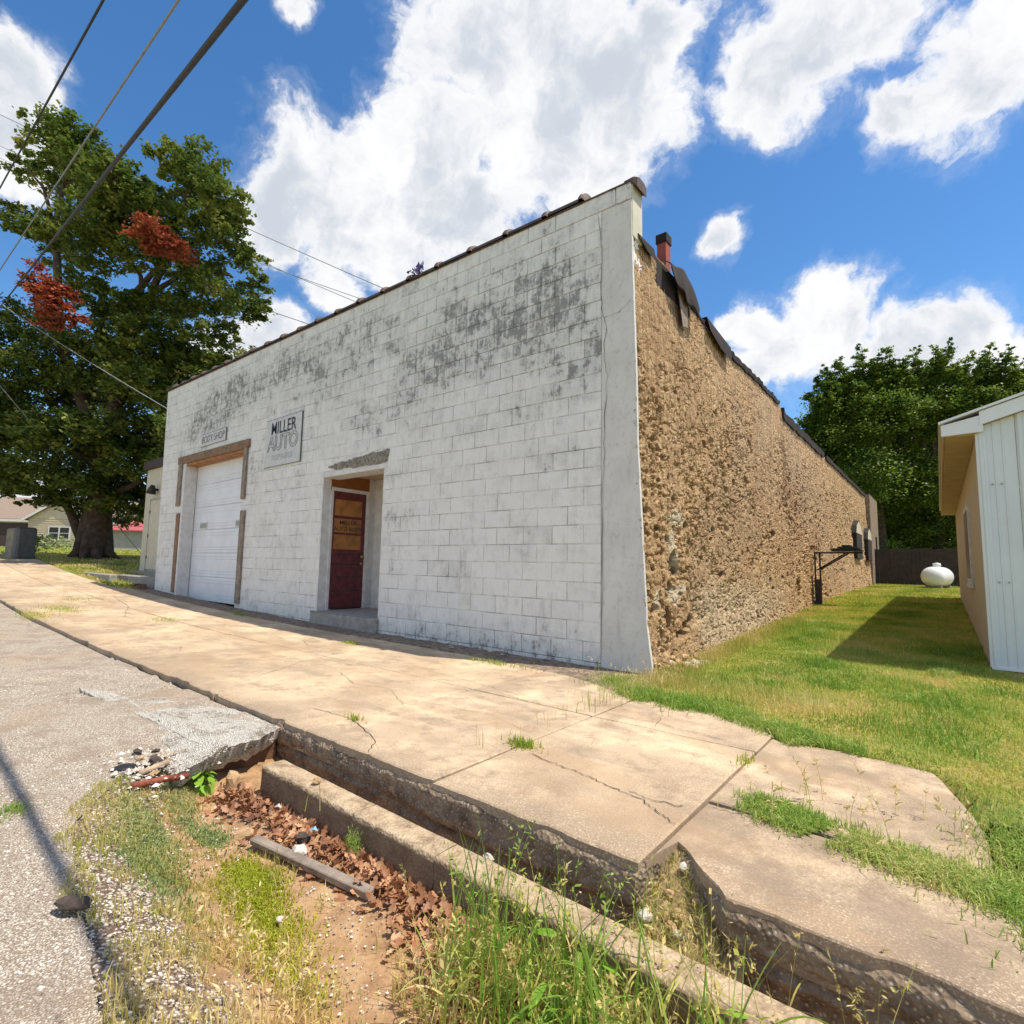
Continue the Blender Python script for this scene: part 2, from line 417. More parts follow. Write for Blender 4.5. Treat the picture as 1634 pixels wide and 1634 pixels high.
GREEN = [(0.0, (.14, .24, .02)), (.3, (.30, .41, .04)), (.55, (.48, .52, .08)), (.78, (.68, .55, .16)), (1, (.80, .56, .25))]
DRY = [(0.0, (.24, .31, .04)), (.3, (.42, .42, .08)), (.6, (.64, .52, .18)), (1, (.80, .62, .33))]
LUSH = [(0.0, (.15, .29, .03)), (.35, (.23, .39, .05)), (.7, (.42, .50, .11)), (1, (.70, .60, .26))]
M['grass'] = blade_mat('lawn_grass', GREEN); M['dry'] = blade_mat('dry_grass', DRY); M['lush'] = blade_mat('lush_grass', LUSH)
M['clover'] = blade_mat('blue_green_mat', [(0, (.19, .27, .08)), (.5, (.30, .37, .13)), (1, (.48, .50, .22))])
M['moss'] = blade_mat('yellow_green_mat', [(0, (.22, .27, .02)), (.5, (.42, .46, .03)), (1, (.60, .60, .08))])
M['maple'] = blade_mat('maple_leaf', [(0, (.05, .09, .018)), (.4, (.11, .17, .03)), (.75, (.22, .26, .05)), (1, (.38, .36, .11))], .3)
M['red'] = blade_mat('red_leaf', [(0, (.14, .03, .015)), (.5, (.34, .075, .035)), (1, (.50, .20, .09))], .3)
M['elm'] = blade_mat('elm_leaf', [(0, (.04, .085, .016)), (.5, (.12, .20, .028)), (1, (.34, .40, .07))], .4)
M['broad'] = blade_mat('broad_leaf', [(0, (.14, .33, .02)), (1, (.36, .60, .07))], .4)
M['brownleaf'] = blade_mat('dead_leaf', [(0, (.13, .06, .035)), (.45, (.38, .17, .08)), (.75, (.56, .32, .17)), (1, (.74, .56, .36))], .2)
M['bark'] = simple('bark', (.115, .075, .055), .95, .5, 5, 0, .9)
M['brown_wood'] = simple('brown_board', (.25, .15, .085), .8, .35, 9, 0, .4)
M['grey_wood'] = simple('weathered_board', (.30, .24, .19), .85, .4, 12, 0, .6)
M['fence_wood'] = simple('dark_fence_board', (.06, .042, .036), .9, .35, 6)
M['white_paint'] = simple('white_trim_paint', (.70, .70, .69), .6, .25, 14, 0, .2)
M['peel'] = simple('peeling_white_paint', (.68, .67, .65), .8, .25, 9, 0, .5, (.57, .55, .52))
M['gdoor'] = simple('garage_door_steel', (.74, .76, .80), .45, .08, 3, 0, .05)
M['maroon'] = simple('maroon_paint', (.15, .025, .03), .45, .5, 12, 0, .2)
M['ply'] = simple('orange_plywood', (.42, .17, .045), .6, .4, 5, 0, .2)
M['ply2'] = simple('dark_orange_plywood', (.33, .105, .02), .6, .3, 5, 0, .2)
M['sign'] = simple('faded_sign_board', (.60, .60, .60), .6, .15, 10)
M['sign_edge'] = simple('sign_edge', (.12, .12, .12), .6)
M['black'] = simple('black_lettering', (.015, .015, .018), .5, .3, 20)
M['greyink'] = simple('faded_lettering', (.30, .30, .31), .7, .3, 20)
M['cap'] = simple('clay_coping', (.115, .07, .055), .7, .5, 7, 0, .5)
M['felt'] = simple('black_roofing_felt', (.026, .017, .015), 1.0, .4, 8, 0, .5)
M['brick_red'] = simple('red_flue', (.33, .075, .05), .8, .3, 12)
M['darkmetal'] = simple('dark_metal', (.03, .03, .035), .5, .3, 10, .3)
M['brass'] = simple('worn_brass', (.42, .34, .18), .4, .3, 20, .8)
M['dark_glass'] = simple('dark_glass', (.012, .012, .014), .35, .2, 3); M['boarded'] = simple('dark_window_board', (.02, .015, .012), .9, .2, 3)
M['siding'] = simple('white_metal_siding', (.66, .71, .74), .4, .06, 2, 0, .03)
M['beige'] = simple('beige_wall', (.55, .47, .34), .85, .12, 5, 0, .3)
M['annexw'] = simple('cream_wall', (.58, .54, .43), .85, .12, 5, 0, .2)
M['soffit'] = simple('tan_soffit', (.52, .38, .24), .7, .15, 5)
M['trimw'] = simple('white_eave_trim', (.74, .77, .80), .4, .05, 3)
M['darkroof'] = simple('dark_roof_edge', (.06, .035, .035), .7)
M['shingle'] = simple('brown_shingle', (.30, .22, .17), .9, .3, 20)
M['housew'] = simple('beige_siding', (.60, .52, .38), .8, .1, 4)
M['redroof'] = simple('red_metal_roof', (.46, .10, .11), .5, .15, 3)
M['greyw'] = simple('grey_shed_wall', (.36, .36, .34), .8, .15, 4)
M['found'] = simple('foundation_block', (.34, .32, .29), .95, .3, 9, 0, .5)
M['tank'] = simple('white_tank_paint', (.74, .75, .74), .35, .08, 3, 0, .02)
M['wire'] = simple('black_cable', (.035, .033, .035), .7)
M['wire2'] = simple('grey_cable', (.26, .27, .28), .6)
M['rust'] = simple('rusty_pipe', (.30, .075, .04), .8, .45, 25, 0, .6)
M['clay'] = simple('tan_pipe', (.50, .36, .24), .8, .3, 20)
M['rock'] = simple('tan_rock', (.55, .36, .19), .95, .35, 14, 0, .8)
M['rockd'] = simple('dark_rock', (.085, .06, .05), .95, .4, 18, 0, .8)
M['rockw'] = simple('pale_rock', (.66, .61, .52), .95, .2, 18, 0, .8)
M['straw'] = simple('straw_debris', (.55, .40, .22), 1, .4, 40, 0, 1.0)
M['slabgrey'] = simple('pale_broken_concrete', (.64, .59, .51), .95, .3, 22, 0, .9, (.50, .45, .38))
M['earth'] = simple('dark_earth', (.12, .07, .04), 1, .5, 12, 0, 1.0, (.20, .10, .05))
M['litter_blue'] = simple('blue_wrapper', (.25, .50, .72), .5); M['purple'] = simple('faded_purple_cloth', (.19, .17, .40), .8, .4, 40)
M['crack'] = simple('crack_dirt', (.07, .045, .03), 1, .4, 30)
M['debris'] = simple('wall_foot_debris', (.30, .22, .16), 1, .5, 16, 0, 1.0, (.14, .10, .07))
M['boxl'] = simple('tan_cabinet', (.33, .27, .20), .8, .3, 5); M['boxd'] = simple('grey_cabinet_side', (.12, .12, .12), .6)
M['lint'] = simple('bare_rough_concrete', (.32, .29, .23), .98, .5, 26, 0, 1.0, (.13, .12, .10))

# ------------------------------------------------------------------ ground and road
def make_ground():
    xs = np.concatenate([[-1500, -700, -300, -180, -120], np.arange(-95, -13.7, 1.2), np.linspace(-13.6, 3, 30), np.linspace(3.5, 20, 14), [35, 70, 150, 400, 1500]])
    ys = np.concatenate([[-1500, -400, -120, -50, -25], np.linspace(-16, -6, 6), [-5.2, -3.9, -3.0, -2.99, -1.3, -0.6], np.linspace(0, 30, 26), np.linspace(33, 120, 24), [200, 400, 1500]])
    U, V, F = grid(xs, ys); Z = H(np.clip(U, -300, 60), V) - .035
    st = (V < -2.995); Z = np.where(st, hx(np.clip(U, -300, 60)) - .10, Z)
    near = (U > -5.0) & (U < 8) & (V < -1.4) & (V > -7); Z = np.where(near, -1.0, Z)
    dip = (U > -13.7) & (U < 3.1) & (V < .05) & (V > -3.1); Z = np.where(dip, Z - .12, Z)
    me = bigmesh('ground', np.stack([U, V, Z], -1).reshape(-1, 3), F, True)
    obj('ground', me, M['lawn'], kind='structure')
make_ground()
def make_road():
    xs = np.concatenate([np.arange(-90, -16, 2.0), np.arange(-16, -5, .25), np.arange(-5, 1.6, .035), np.arange(1.6, 9, .25)])
    ts = np.concatenate([np.linspace(0, .3, 34), np.linspace(.32, 1, 22)])
    U, T, F = grid(xs, ts)
    y0 = np.where(U[:, :1] > -1.17, np.interp(U[:, :1], RE[:, 0], RE[:, 1]), -3.03)
    jag = .07 * (fbm(U[:, :1] * 5, U[:, :1] * 0 + 2, 21, 4) - .5)
    # broken slab edge hanging over the end of the ditch
    x = U[:, :1]
    y0 = np.where((x > -1.17) & (x < -.9), np.minimum(-3.55, y0), y0) + np.where(x > -1.17, jag, 0)
    V = y0 + (-11.5 - y0) * T
    Z = hx(np.clip(U, -200, 60)) - .055 + .006 * (V + 3) + .010 * (fbm(U * 5, V * 5, 8, 4) - .5) + .03 * (fbm(U * .8, V * .8, 9, 2) - .5)
    # worn patch: the surface layer stands proud of the slab beneath
    patch = ss(.5, .52, fbm(U * 1.6 + 3, V * 2.2, 33, 4)) * ((V > -4.2) & (U > -6) & (U < -.9))
    Z = Z + .018 * patch
    me = bigmesh('road', np.stack([U, V, Z], -1).reshape(-1, 3), F[:, ::-1], True)
    obj('road', me, M['road'], kind='structure')
make_road()
def make_ditch():
    xs = np.concatenate([np.arange(-2.6, 2.4, .02), np.arange(2.4, 6, .1)]); ts = np.linspace(0, 1, 70)
    U, T, F = grid(xs, ts)
    yin = np.where(xs < -.72, -3.02, -3.3)[:, None]; yout = (np.interp(xs, RE[:, 0], RE[:, 1]) - .35)[:, None]
    V = yin + (yout - yin) * T
    Z = Hs(U, V) + .02 * (fbm(U * 9, V * 9, 41, 4) - .5)
    Z = Z - .02 * ss(.3, -.3, V - np.interp(U, RE[:, 0], RE[:, 1])) - .008
    Z = np.where((V - np.interp(U, RE[:, 0], RE[:, 1])) < -.02, Z - .02, Z)
    lane = np.exp(-((V + 3.72 + .10 * (U - .3) + .02 * np.sin(U * 7)) / .12) ** 2) * ss(-.1, .3, U)
    g = .75 * ss(.45, 0.0, V - np.interp(U, RE[:, 0], RE[:, 1])) + .25 - .9 * lane
    me = bigmesh('ditch', np.stack([U, V, Z], -1).reshape(-1, 3), F[:, ::-1], True, {'gravel': g.ravel()})
    obj('ditch', me, M['ditch'], kind='structure')
    # bed of the narrow gutter behind the low wall
    xs = np.arange(-1.15, 5, .04); vs = np.linspace(-3.24, -2.98, 8); U, V, F = grid(xs, vs)
    Z = -.5 + .05 * fbm(U * 5, V * 9, 44, 3) + .10 * ss(1.1, 1.6, U)
    me = bigmesh('gutter_bed', np.stack([U, V, Z], -1).reshape(-1, 3), F, True, {'gravel': U.ravel() * 0 + .2})
    obj('gutter_bed', me, M['ditch'], kind='structure')
make_ditch()
def make_lawn():
    xs = np.concatenate([np.arange(-.75, 2.9, .05), np.arange(2.95, 12, .4)])
    ys = np.concatenate([np.arange(-1.75, 6, .05), np.arange(6, 31, .25)])
    U, V, F = grid(xs, ys)
    Z = H(U, V) + .03 * (fbm(U * 2.5, V * 2.5, 51, 4) - .5)
    edge = LE(U); Z = np.where(V < edge + .02, Z - .10, Z)
    me = bigmesh('lawn', np.stack([U, V, Z], -1).reshape(-1, 3), F, True)
    obj('lawn', me, M['lawn'], kind='structure')
def LE(x):
    return np.interp(x, [-.75, -.34, .12, .55, .96, 1.25, 1.46, 1.66, 1.91, 2.18, 2.3, 2.36, 2.5, 3, 9], [-.35, -.52, -.76, -.89, -.90, -1.0, -1.2, -1.14, -1.22, -1.27, -1.5, -2.6, -2.65, -2.65, -2.65])
make_lawn()

# ------------------------------------------------------------------ sidewalk
walk = empty('sidewalk', (-6, -1.6, -.1), kind='structure')
walk_off = Vector((6, 1.6, .1))
def pobj(name, me, m, parent, **p):
    """child of an empty, mesh given in world coordinates"""
    o = obj(name, me, m, parent, **p); o.location = -Vector(parent.location); return o
def yfront(x):
    return np.where((x > 1.37) & (x <= 1.405), -3.02 + (x - 1.37) / .035 * .24, np.where((x > 1.405) & (x < 1.66), -2.78 - (x - 1.405) / .255 * .24, -3.02))
def slab(x0, x1, y0, y1, seed, front=False, back=None, tilt=(0, 0)):
    g = .006
    nx = max(4, int((x1 - x0) / (.035 if x0 > -4 else .15))); ny = max(4, int((y1 - y0) / (.05 if x0 > -4 else .15)))
    xs = np.linspace(x0 + g, x1 - g, nx); ts = np.linspace(0, 1, ny)
    xs = np.sort(np.concatenate([xs, [x0 + g + .008, x1 - g - .008]])); ts = np.sort(np.concatenate([ts, [.006, .994]]))
    U, T, F = grid(xs, ts)
    ya = (yfront(U[:, :1]) + .030 * ss(.55, .85, fbm(U[:, :1] * 6, U[:, :1] * 0, seed, 4)) + .010 * (fbm(U[:, :1] * 17, U[:, :1] * 0, seed + 3, 3) - .5)) if front else (y0 + g + 0 * U[:, :1])
    yb = back(U[:, :1]) if back is not None else (y1 - g + 0 * U[:, :1])
    V = ya + (yb - ya) * T
    Z = hx(U) + .006 * (fbm(U * 3, V * 3, seed, 4) - .5) + .003 * (fbm(U * 20, V * 20, seed + 5, 3) - .5)
    Z += tilt[0] * (U - (x0 + x1) / 2) + tilt[1] * (V - (y0 + y1) / 2)
    rim = (U <= xs[0] + 1e-6) | (U >= xs[-1] - 1e-6) | (T <= 0) | (T >= 1)
    Z = np.where(rim, Z - .006, Z)
    top = np.stack([U, V, Z], -1).reshape(-1, 3)
    n, m_ = U.shape; border = [(i, 0) for i in range(n)] + [(n - 1, j) for j in range(1, m_)] + [(i, m_ - 1) for i in range(n - 2, -1, -1)] + [(0, j) for j in range(m_ - 2, 0, -1)]
    bi = np.array([i * m_ + j for i, j in border]); low = top[bi].copy(); low[:, 2] -= .13
    k = np.arange(len(bi)); kn = (k + 1) % len(bi); b0 = len(top)
    SF = np.stack([bi[k], b0 + k, b0 + kn, bi[kn]], -1)
    age = (.18 + .28 * ((seed * 37) % 10) / 10 + (.35 if x0 > 1.3 else 0))
    me = bigmesh('slab', np.vstack([top, low]), np.vstack([F, SF]), False, {'age': np.full(len(top) + len(low), age)})
    return pobj('slab', me, M['walk'], walk)
joints = [-24, -22.4, -20.8, -19.2, -17.6, -16, -14.4, -12.9, -11.5, -10.1, -8.8, -7.6, -6.45, -5.35, -4.3, -3.25, -2.2, -.85, .30, 1.37]
for i in range(len(joints) - 1):
    a, b = joints[i], joints[i + 1]; tl = (random.uniform(-.004, .004), random.uniform(-.003, .003))
    if b < -13.7:
        slab(a, b, -3.02, -1.75, 100 + i, True, None, tl); slab(a, b, -1.75, -.62, 130 + i, False, None, tl)
    elif a >= -1:
        slab(a, b, -3.02, -1.53, 100 + i, True, None, tl); slab(a, b, -1.53, -.5, 130 + i, False, lambda x: LE(x) + .03, tl)
    else:
        slab(a, b, -3.02, -1.53, 100 + i, True, None, tl); slab(a, b, -1.53, -.36, 130 + i, False, None, tl)
slab(1.37, 4.2, -3.02, -2.35, 171, True, None, (.004, -.01))
slab(1.37, 2.34, -2.335, -1.2, 172, False, lambda x: np.minimum(LE(x) + .03, -1.2 - .75 * np.clip((x - 2.14) / .2, 0, 1) ** 1.3 + .10 * (fbm(x * 14, x * 0, 5, 3) - .5)), (.0, .004))
slab(4.2, 6.5, -3.02, -2.35, 173, True, None, (.0, -.01))
def strip(name, pts, wd, z_off, m, parent, seed=0, jit=.012, sub=8, zf=None, axis='xy'):
    """thin jagged dark fissure"""
    r = np.random.RandomState(seed); P = []
    for a, b in zip(pts[:-1], pts[1:]):
        a = np.array(a, float); b = np.array(b, float)
        for k in range(sub): P.append(a + (b - a) * k / sub)
    P.append(np.array(pts[-1], float)); P = np.array(P)
    P[1:-1] += r.uniform(-jit, jit, P[1:-1].shape)
    T = np.gradient(P, axis=0); N = np.stack([-T[:, 1], T[:, 0]], -1); N /= np.linalg.norm(N, axis=1)[:, None] + 1e-9
    wv = .55 * wd * (.35 + .9 * r.rand(len(P)))[:, None]; wv[0] *= .2; wv[-1] *= .2
    A = P + N * wv; B = P - N * wv
    V = []
    for a, b in zip(A, B):
        for q in (a, b):
            V.append((q[0], q[1], zf(q[0], q[1]) + z_off) if axis == 'xy' else (q[0], z_off, q[1]))
    F = [(2 * i, 2 * i + 1, 2 * i + 3, 2 * i + 2) for i in range(len(P) - 1)]
    return pobj(name, mesh(name, V, F), m, parent)
zw = lambda x, y: float(hx(np.float64(x))) + .0045
for k, (pts, wd) in enumerate([([(-1.26, -2.73), (-.83, -2.70), (-.38, -2.84), (-.23, -3.0)], .004), ([(-.65, -1.50), (-.30, -1.52)], .003), ([(.42, -2.42), (.64, -2.45), (.84, -2.48), (1.02, -2.52), (1.14, -2.54), (1.29, -2.63), (1.355, -2.68)], .005),
        ([(1.06, -2.50), (1.19, -2.52), (1.33, -2.48)], .004), ([(1.40, -2.40), (1.54, -2.37)], .004), ([(-1.69, -1.29), (-.97, -1.35), (-.42, -1.43)], .003), ([(.31, -1.42), (.75, -1.38), (1.2, -1.46)], .004),
        ([(-3.2, -1.1), (-2.9, -1.9), (-2.5, -2.6)], .004), ([(-5.3, -1.7), (-4.9, -2.3), (-4.4, -2.5)], .004), ([(-8.3, -2.0), (-9.9, -1.5), (-12.4, -1.15)], .006), ([(-7.5, -2.6), (-6.9, -2.0), (-6.5, -1.9)], .005), ([(-.85, -2.1), (-.2, -2.0), (.28, -2.15)], .002), ([(-2.2, -1.9), (-1.7, -2.1), (-1.3, -2.0), (-.86, -2.25)], .003), ([(-4.3, -1.1), (-3.8, -1.3), (-3.27, -1.2)], .004), ([(-6.4, -2.2), (-5.9, -2.6), (-5.4, -3.0)], .005), ([(.6, -1.0), (.75, -1.5)], .002)]):
    strip('crack', pts, wd, 0, M['crack'], walk, 300 + k, zf=zw)
# wall-foot debris strip in the shade of the facade
xs = np.arange(-13.7, .1, .05); ts = np.linspace(0, 1, 12); U, T, F = grid(xs, ts)
yb = np.interp(U, [-13.7, -8, -2, -.6, .1], [-.37, -.37, -.40, -.52, -.8]) + .06 * (fbm(U * 3, U * 0 + 1, 61, 3) - .5)
V = .03 + (yb - .03) * T
Z = hx(U) + .012 + .05 * (1 - T) * ss(-5, -1, U) * 0 + .03 * (fbm(U * 6, V * 6, 62, 4) - .42) * (1 - .6 * T) - .02 * (T > .98)
obj('dirt_strip', bigmesh('dirt_strip', np.stack([U, V, Z], -1).reshape(-1, 3), F[:, ::-1], True), M['debris'], kind='structure')

# ------------------------------------------------------------------ curb wall and low gutter wall
gut = empty('gutter', (1, -3.2, -.4), kind='structure')
def rough_face(name, x0, x1, z0, z1, yf, amp, seed, parent, m, dx=.014):
    xs = np.arange(x0, x1, dx); zs = np.linspace(z0, z1, max(6, int((z1 - z0) / .014))); U, Zz, F = grid(xs, zs)
    V = yf(U, Zz) - amp * (fbm(U * 14, Zz * 14, seed, 4) - .45) - amp * .8 * (fbm(U * 3, Zz * 5, seed + 9, 3) - .5)
    return pobj(name, bigmesh(name, np.stack([U, V, Zz], -1).reshape(-1, 3), F, True), m, parent)
def cf(U, Z):
    y = yfront(U) - .010 + .034 * ss(-.155, -.110, Z)
    seam = np.exp(-((Z + .27 + .03 * np.sin(U * 2.3)) / .018) ** 2)         # rough cold joint between slab edge and footing
    return y + .028 * seam + .02 * ss(-.27, -.30, Z)
rough_face('curb_face', -1.2, 6.2, -.56, -.108, cf, .030, 71, gut, M['curb'])
def gstone(x0, x1, seed, z1=-.2):
    nx = max(6, int((x1 - x0) / .02)); xs = np.linspace(x0 + .0015, x1 - .0015, nx)
    prof = [(-3.205, -.55), (-3.205, z1 - .005), (-3.210, z1), (-3.245, z1 + .001), (-3.28, z1 + .001), (-3.325, z1), (-3.332, z1 - .006)] + [(-3.333, z) for z in np.linspace(z1 - .03, -.55, 16)]
    P = np.array(prof); U, K, F = grid(xs, np.arange(len(P)))
    Kp = K.astype(int); Y = P[Kp, 0]; Z = P[Kp, 1]
    out = (Kp >= 7); Y = Y - np.where(out, .006 * (fbm(U * 16, Z * 16, seed, 4) - .3) + .004 * ss(.55, .95, np.sin(Z * 115 + 1.5 * fbm(U * 2, Z * 2, seed, 2))), .003 * (vnoise2(U * 30, Z * 30, seed) - .5))
    Z = Z + np.where((Kp > 0) & (Kp < 7), .003 * (fbm(U * 10, Y * 20, seed + 3, 3) - .5), 0)
    me = bigmesh('gutter_stone', np.stack([U, Y, Z], -1).reshape(-1, 3), F, True)
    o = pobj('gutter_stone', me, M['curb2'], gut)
    mb = MB()
    for xx in (x0 + .003, x1 - .003):
        mb.add([(xx, p[0], p[1]) for p in prof], [tuple(range(len(prof)))])
    return o
def curb2():
    n = mat('gutter_wall_concrete')
    b = n.noise(n.pos, 14, 9, .7); v = n.node('ShaderNodeTexVoronoi'); n.link(n.pos, v.inputs['Vector']); v.inputs['Scale'].default_value = 70
    c = n.ramp(b, [(.33, (.20, .13, .08)), (.5, (.40, .29, .18)), (.68, (.56, .43, .28))])
    c = n.mix(n.math('MULTIPLY', n.sstep(v.outputs['Distance'], .32, .16), .6), c, (.60, .50, .36))
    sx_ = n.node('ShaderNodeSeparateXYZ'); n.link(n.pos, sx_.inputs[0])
    face_shade = n.sstep(n.math('ADD', sx_.outputs[2], n.math('MULTIPLY_ADD', b, .05, -.025)), -.205, -.225)  # shade on the wall face put into the colour, below the ledge top
    c = n.mix(n.math('MULTIPLY', face_shade, .68), c, (.13, .082, .05))
    return fin(n, c, .95, n.math('ADD', b, v.outputs['Distance']), .7, .008)
M['curb2'] = curb2()
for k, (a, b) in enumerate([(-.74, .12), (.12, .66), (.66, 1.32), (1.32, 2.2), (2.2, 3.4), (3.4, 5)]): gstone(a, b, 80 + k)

# ------------------------------------------------------------------ the shop building
shop = empty('auto_shop', (-6.8, 0, 0), label='long one-storey auto body shop with white painted block front and rough tan side wall', category='building')
fw = empty('front_wall', (0, 0, 0)); fw.parent = shop; fw.location = (6.8, 0, 0)
def sp(name, me, m, **p): return pobj(name, me, m, shop, **p)
def mbs(mb, name, m, parent=None, smooth=False, **p):
    o = mb.build(name, m, parent or shop, smooth, **p); o.location = -Vector((parent or shop).location) if (parent or shop).type == 'EMPTY' and (parent or shop).parent is None else (0, 0, 0)
    return o
def warp(x, z):
    x = np.clip(-np.asarray(x, float), 0, 13.7); return np.where(z > 1.17, 1.17 + (z - 1.17) * (1 + .088 * x / 13.6), z + 0 * x)
OPEN = [(-11.95, -8.83, -1, 3.10), (-5.82, -4.20, -1, 2.32)]      # unwarped tops; garage, entry recess
def edge_x(z): return np.interp(z, [-.1, .0, .13, .37, .97, 1.58, 2.22, 2.88, 3.55, 4.24, 4.74, 5.1], [.05, .05, .03, .0, -.03, -.06, -.09, -.10, -.12, -.14, -.15, -.14])
def left_x(z): return np.interp(z, [-.2, .14, 5.4], [-13.46, -13.46, -13.68])
GB = [(-1.6, 4.0, 1.1, .55, 1.0), (-2.8, 3.9, .9, .5, .7), (-.9, 3.3, .5, .5, .6), (-1.1, 2.15, .35, .14, 1.0), (-1.2, 2.75, .3, .16, .8), (-3.6, 3.3, .5, .5, .7), (-4.0, 2.2, .3, .12, .9), (-3.9, 1.55, .4, .12, .9), (-4.6, 3.1, .45, .2, .9),
      (-9.6, 4.55, 1.6, .35, 1.1), (-11.4, 4.0, .9, .4, .8), (-10.2, 4.2, 1.2, .25, .9), (-7.0, 4.6, .9, .4, .7), (-5.6, 4.0, 1.2, .5, .55), (-8.4, 2.7, .35, .5, .55), (-12.9, 1.5, .5, 1.2, .35), (-7.2, 1.3, 1.0, .4, .35), (-2.4, .0, 1.5, .12, .5), (-7.0, 2.4, .8, .3, .4), (-5.0, 4.7, 1.3, .3, .5), (-2.2, 2.7, .6, .25, .5)]
def grime(x, z):
    g = 0
    for (a, b, sx, sz_, w_) in GB: g = g + w_ * np.exp(-((x - a) / sx) ** 2 - ((z - b) / sz_) ** 2)
    return np.clip(g, 0, 1.2) + .24 * ss(2.2, 4.4, z) + .55 * ss(.28, -.05, z)
def rect_pieces(x0, x1, z0, z1):
    out = [(x0, x1, z0, z1)]
    for (a, b, c, d) in OPEN:
        nx = []
        for (p, q, r, s_) in out:
            if q <= a or p >= b or r >= d or s_ <= c: nx.append((p, q, r, s_)); continue
            if p < a: nx.append((p, a, r, s_))
            if q > b: nx.append((b, q, r, s_))
            if s_ > d: nx.append((max(p, a), min(q, b), d, s_))
        out = nx
    return out
def front_shell():
    # mortar plane with the two openings, slightly behind the block faces
    xs = sorted(set([-13.6] + [a for o in OPEN for a in o[:2]] + list(np.arange(-13.6, -.5, .4064)) + [-.5]))
    zs = sorted(set([-.25] + [o[3] for o in OPEN] + list(np.arange(-.05, 5.03, .2032)) + [5.03]))
    V = []; F = []; G = []
    for i in range(len(xs) - 1):
        for j in range(len(zs) - 1):
            cx = (xs[i] + xs[i + 1]) / 2; cz = (zs[j] + zs[j + 1]) / 2
            if any(a < cx < b and cz < d for a, b, c, d in OPEN): continue
            b0 = len(V)
            for (x, z) in ((xs[i], zs[j]), (xs[i + 1], zs[j]), (xs[i + 1], zs[j + 1]), (xs[i], zs[j + 1])):
                zz = float(warp(x, z)); xx = float(left_x(zz)) + .01 if x <= -13.6 else x
                V.append((xx, .0035, zz)); G.append(float(grime(xx, zz)))
            F.append((b0, b0 + 1, b0 + 2, b0 + 3))
    me = mesh('mortar', V, F, False, {'grime': G, 'rnd': [0.5] * len(V)})
    obj('mortar', me, M['joint'], fw)
front_shell()
def block_geo(x0, x1, z0, z1, rnd, pr):
    e = .0043
    if x0 <= -13.55:
        pass
    C = []
    for (x, z) in ((x0 + e, z0 + e), (x1 - e, z0 + e), (x1 - e, z1 - e), (x0 + e, z1 - e)):
        zz = float(warp(x, z)); xx = x
        if x0 <= -13.55 and x == x0 + e: xx = float(left_x(zz))
        C.append((xx, zz))
    cx = sum(c[0] for c in C) / 4; cz = sum(c[1] for c in C) / 4
    V = [(x, .006, z) for x, z in C] + [(x, -pr + .0035, z) for x, z in C]
    V += [(x + (.004 if x < cx else -.004), -pr, z + (.004 if z < cz else -.004)) for x, z in C]
    F = [(8, 9, 10, 11)]
    for a in (0, 4):
        for k in range(4): F.append((a + k, a + (k + 1) % 4, a + 4 + (k + 1) % 4, a + 4 + k))
    F = [tuple(f_) for f_ in F]
    return V, F
blocks = []
row0 = .967 - 5 * .2032
for r in range(-1, 25):
    zb = row0 + r * .2032
    if r < 0: zb = -.25
    zt = row0 + (r + 1) * .2032 if r >= 0 else row0
    off = -.92 if (r % 2 == 1) else -.92 + .2032
    xs = [-13.6] + [x for x in sorted(off + .4064 * k for k in range(-33, 3)) if -13.45 < x < -.6] + [-.5]
    for a, b in zip(xs[:-1], xs[1:]):
        for (p, q, u, v) in rect_pieces(a, b, zb, zt):
            if q - p > .05 and v - u > .04: blocks.append((p, q, u, v))
def dist(bk): return math.hypot((bk[0] + bk[1]) / 2 - CAM[0], CAM[1])
blocks.sort(key=dist)
stuffV = []; stuffF = []; sg = []; sr = []
for i, bk in enumerate(blocks):
    rnd = random.random(); pr = random.uniform(.0, .0030) + (.002 if dist(bk) < 7.5 else 0)
    V, F = block_geo(*bk, rnd, pr)
    G = [float(grime(v[0], v[2])) + (.35 if rnd > .965 else 0) for v in V]
    if i < 298:
        obj('block', mesh('block', V, F, False, {'grime': G, 'rnd': [rnd] * len(V)}), M['block'], fw)
    else:
        b0 = len(stuffV); stuffV += V; stuffF += [tuple(k + b0 for k in f_) for f_ in F]; sg += G; sr += [rnd] * len(V)
obj('block_courses', mesh('block_courses', stuffV, stuffF, False, {'grime': sg, 'rnd': sr}), M['block'], fw, kind='stuff')
# smooth stuccoed corner pier
def pier():
    zs = np.arange(-.25, 4.84, .03); us = np.linspace(0, 1, 14); U, Z, F = grid(us, zs)
    X = -.497 + (edge_x(Z) + .497 + .006 * (fbm(Z * 9, U * 0, 91, 3) - .5)) * U
    Y = -.006 - .007 * (fbm(X * 4, Z * 4, 92, 4) - .4)
    g = .75 * np.exp(-((X - edge_x(Z)) / .10) ** 2) * ss(4.0, 2.9, Z)
    V = np.stack([X, Y, Z], -1).reshape(-1, 3); n, m_ = U.shape
    back = V.reshape(n, m_, 3)[-1].copy(); back[:, 1] = .03; fr = np.arange(m_) + (n - 1) * m_; b0 = len(V)
    SF = np.stack([fr[:-1], np.arange(m_ - 1) + b0, np.arange(1, m_) + b0, fr[1:]], -1)
    V = np.vstack([V, back]); G = np.concatenate([g.ravel(), np.zeros(m_) + .2])
    obj('corner_pier', bigmesh('corner_pier', V, np.vstack([F, SF]), False, {'grime': G}), M['stucco'], fw)
pier()
for (p, q) in ((-.735, -.335), (-.33, -.145)):
    V, F = block_geo(p, q, 4.83, 5.03, .4, .008)
    obj('block', mesh('block', V, F, False, {'grime': [.45] * 12, 'rnd': [.8] * 12}), M['block'], fw)
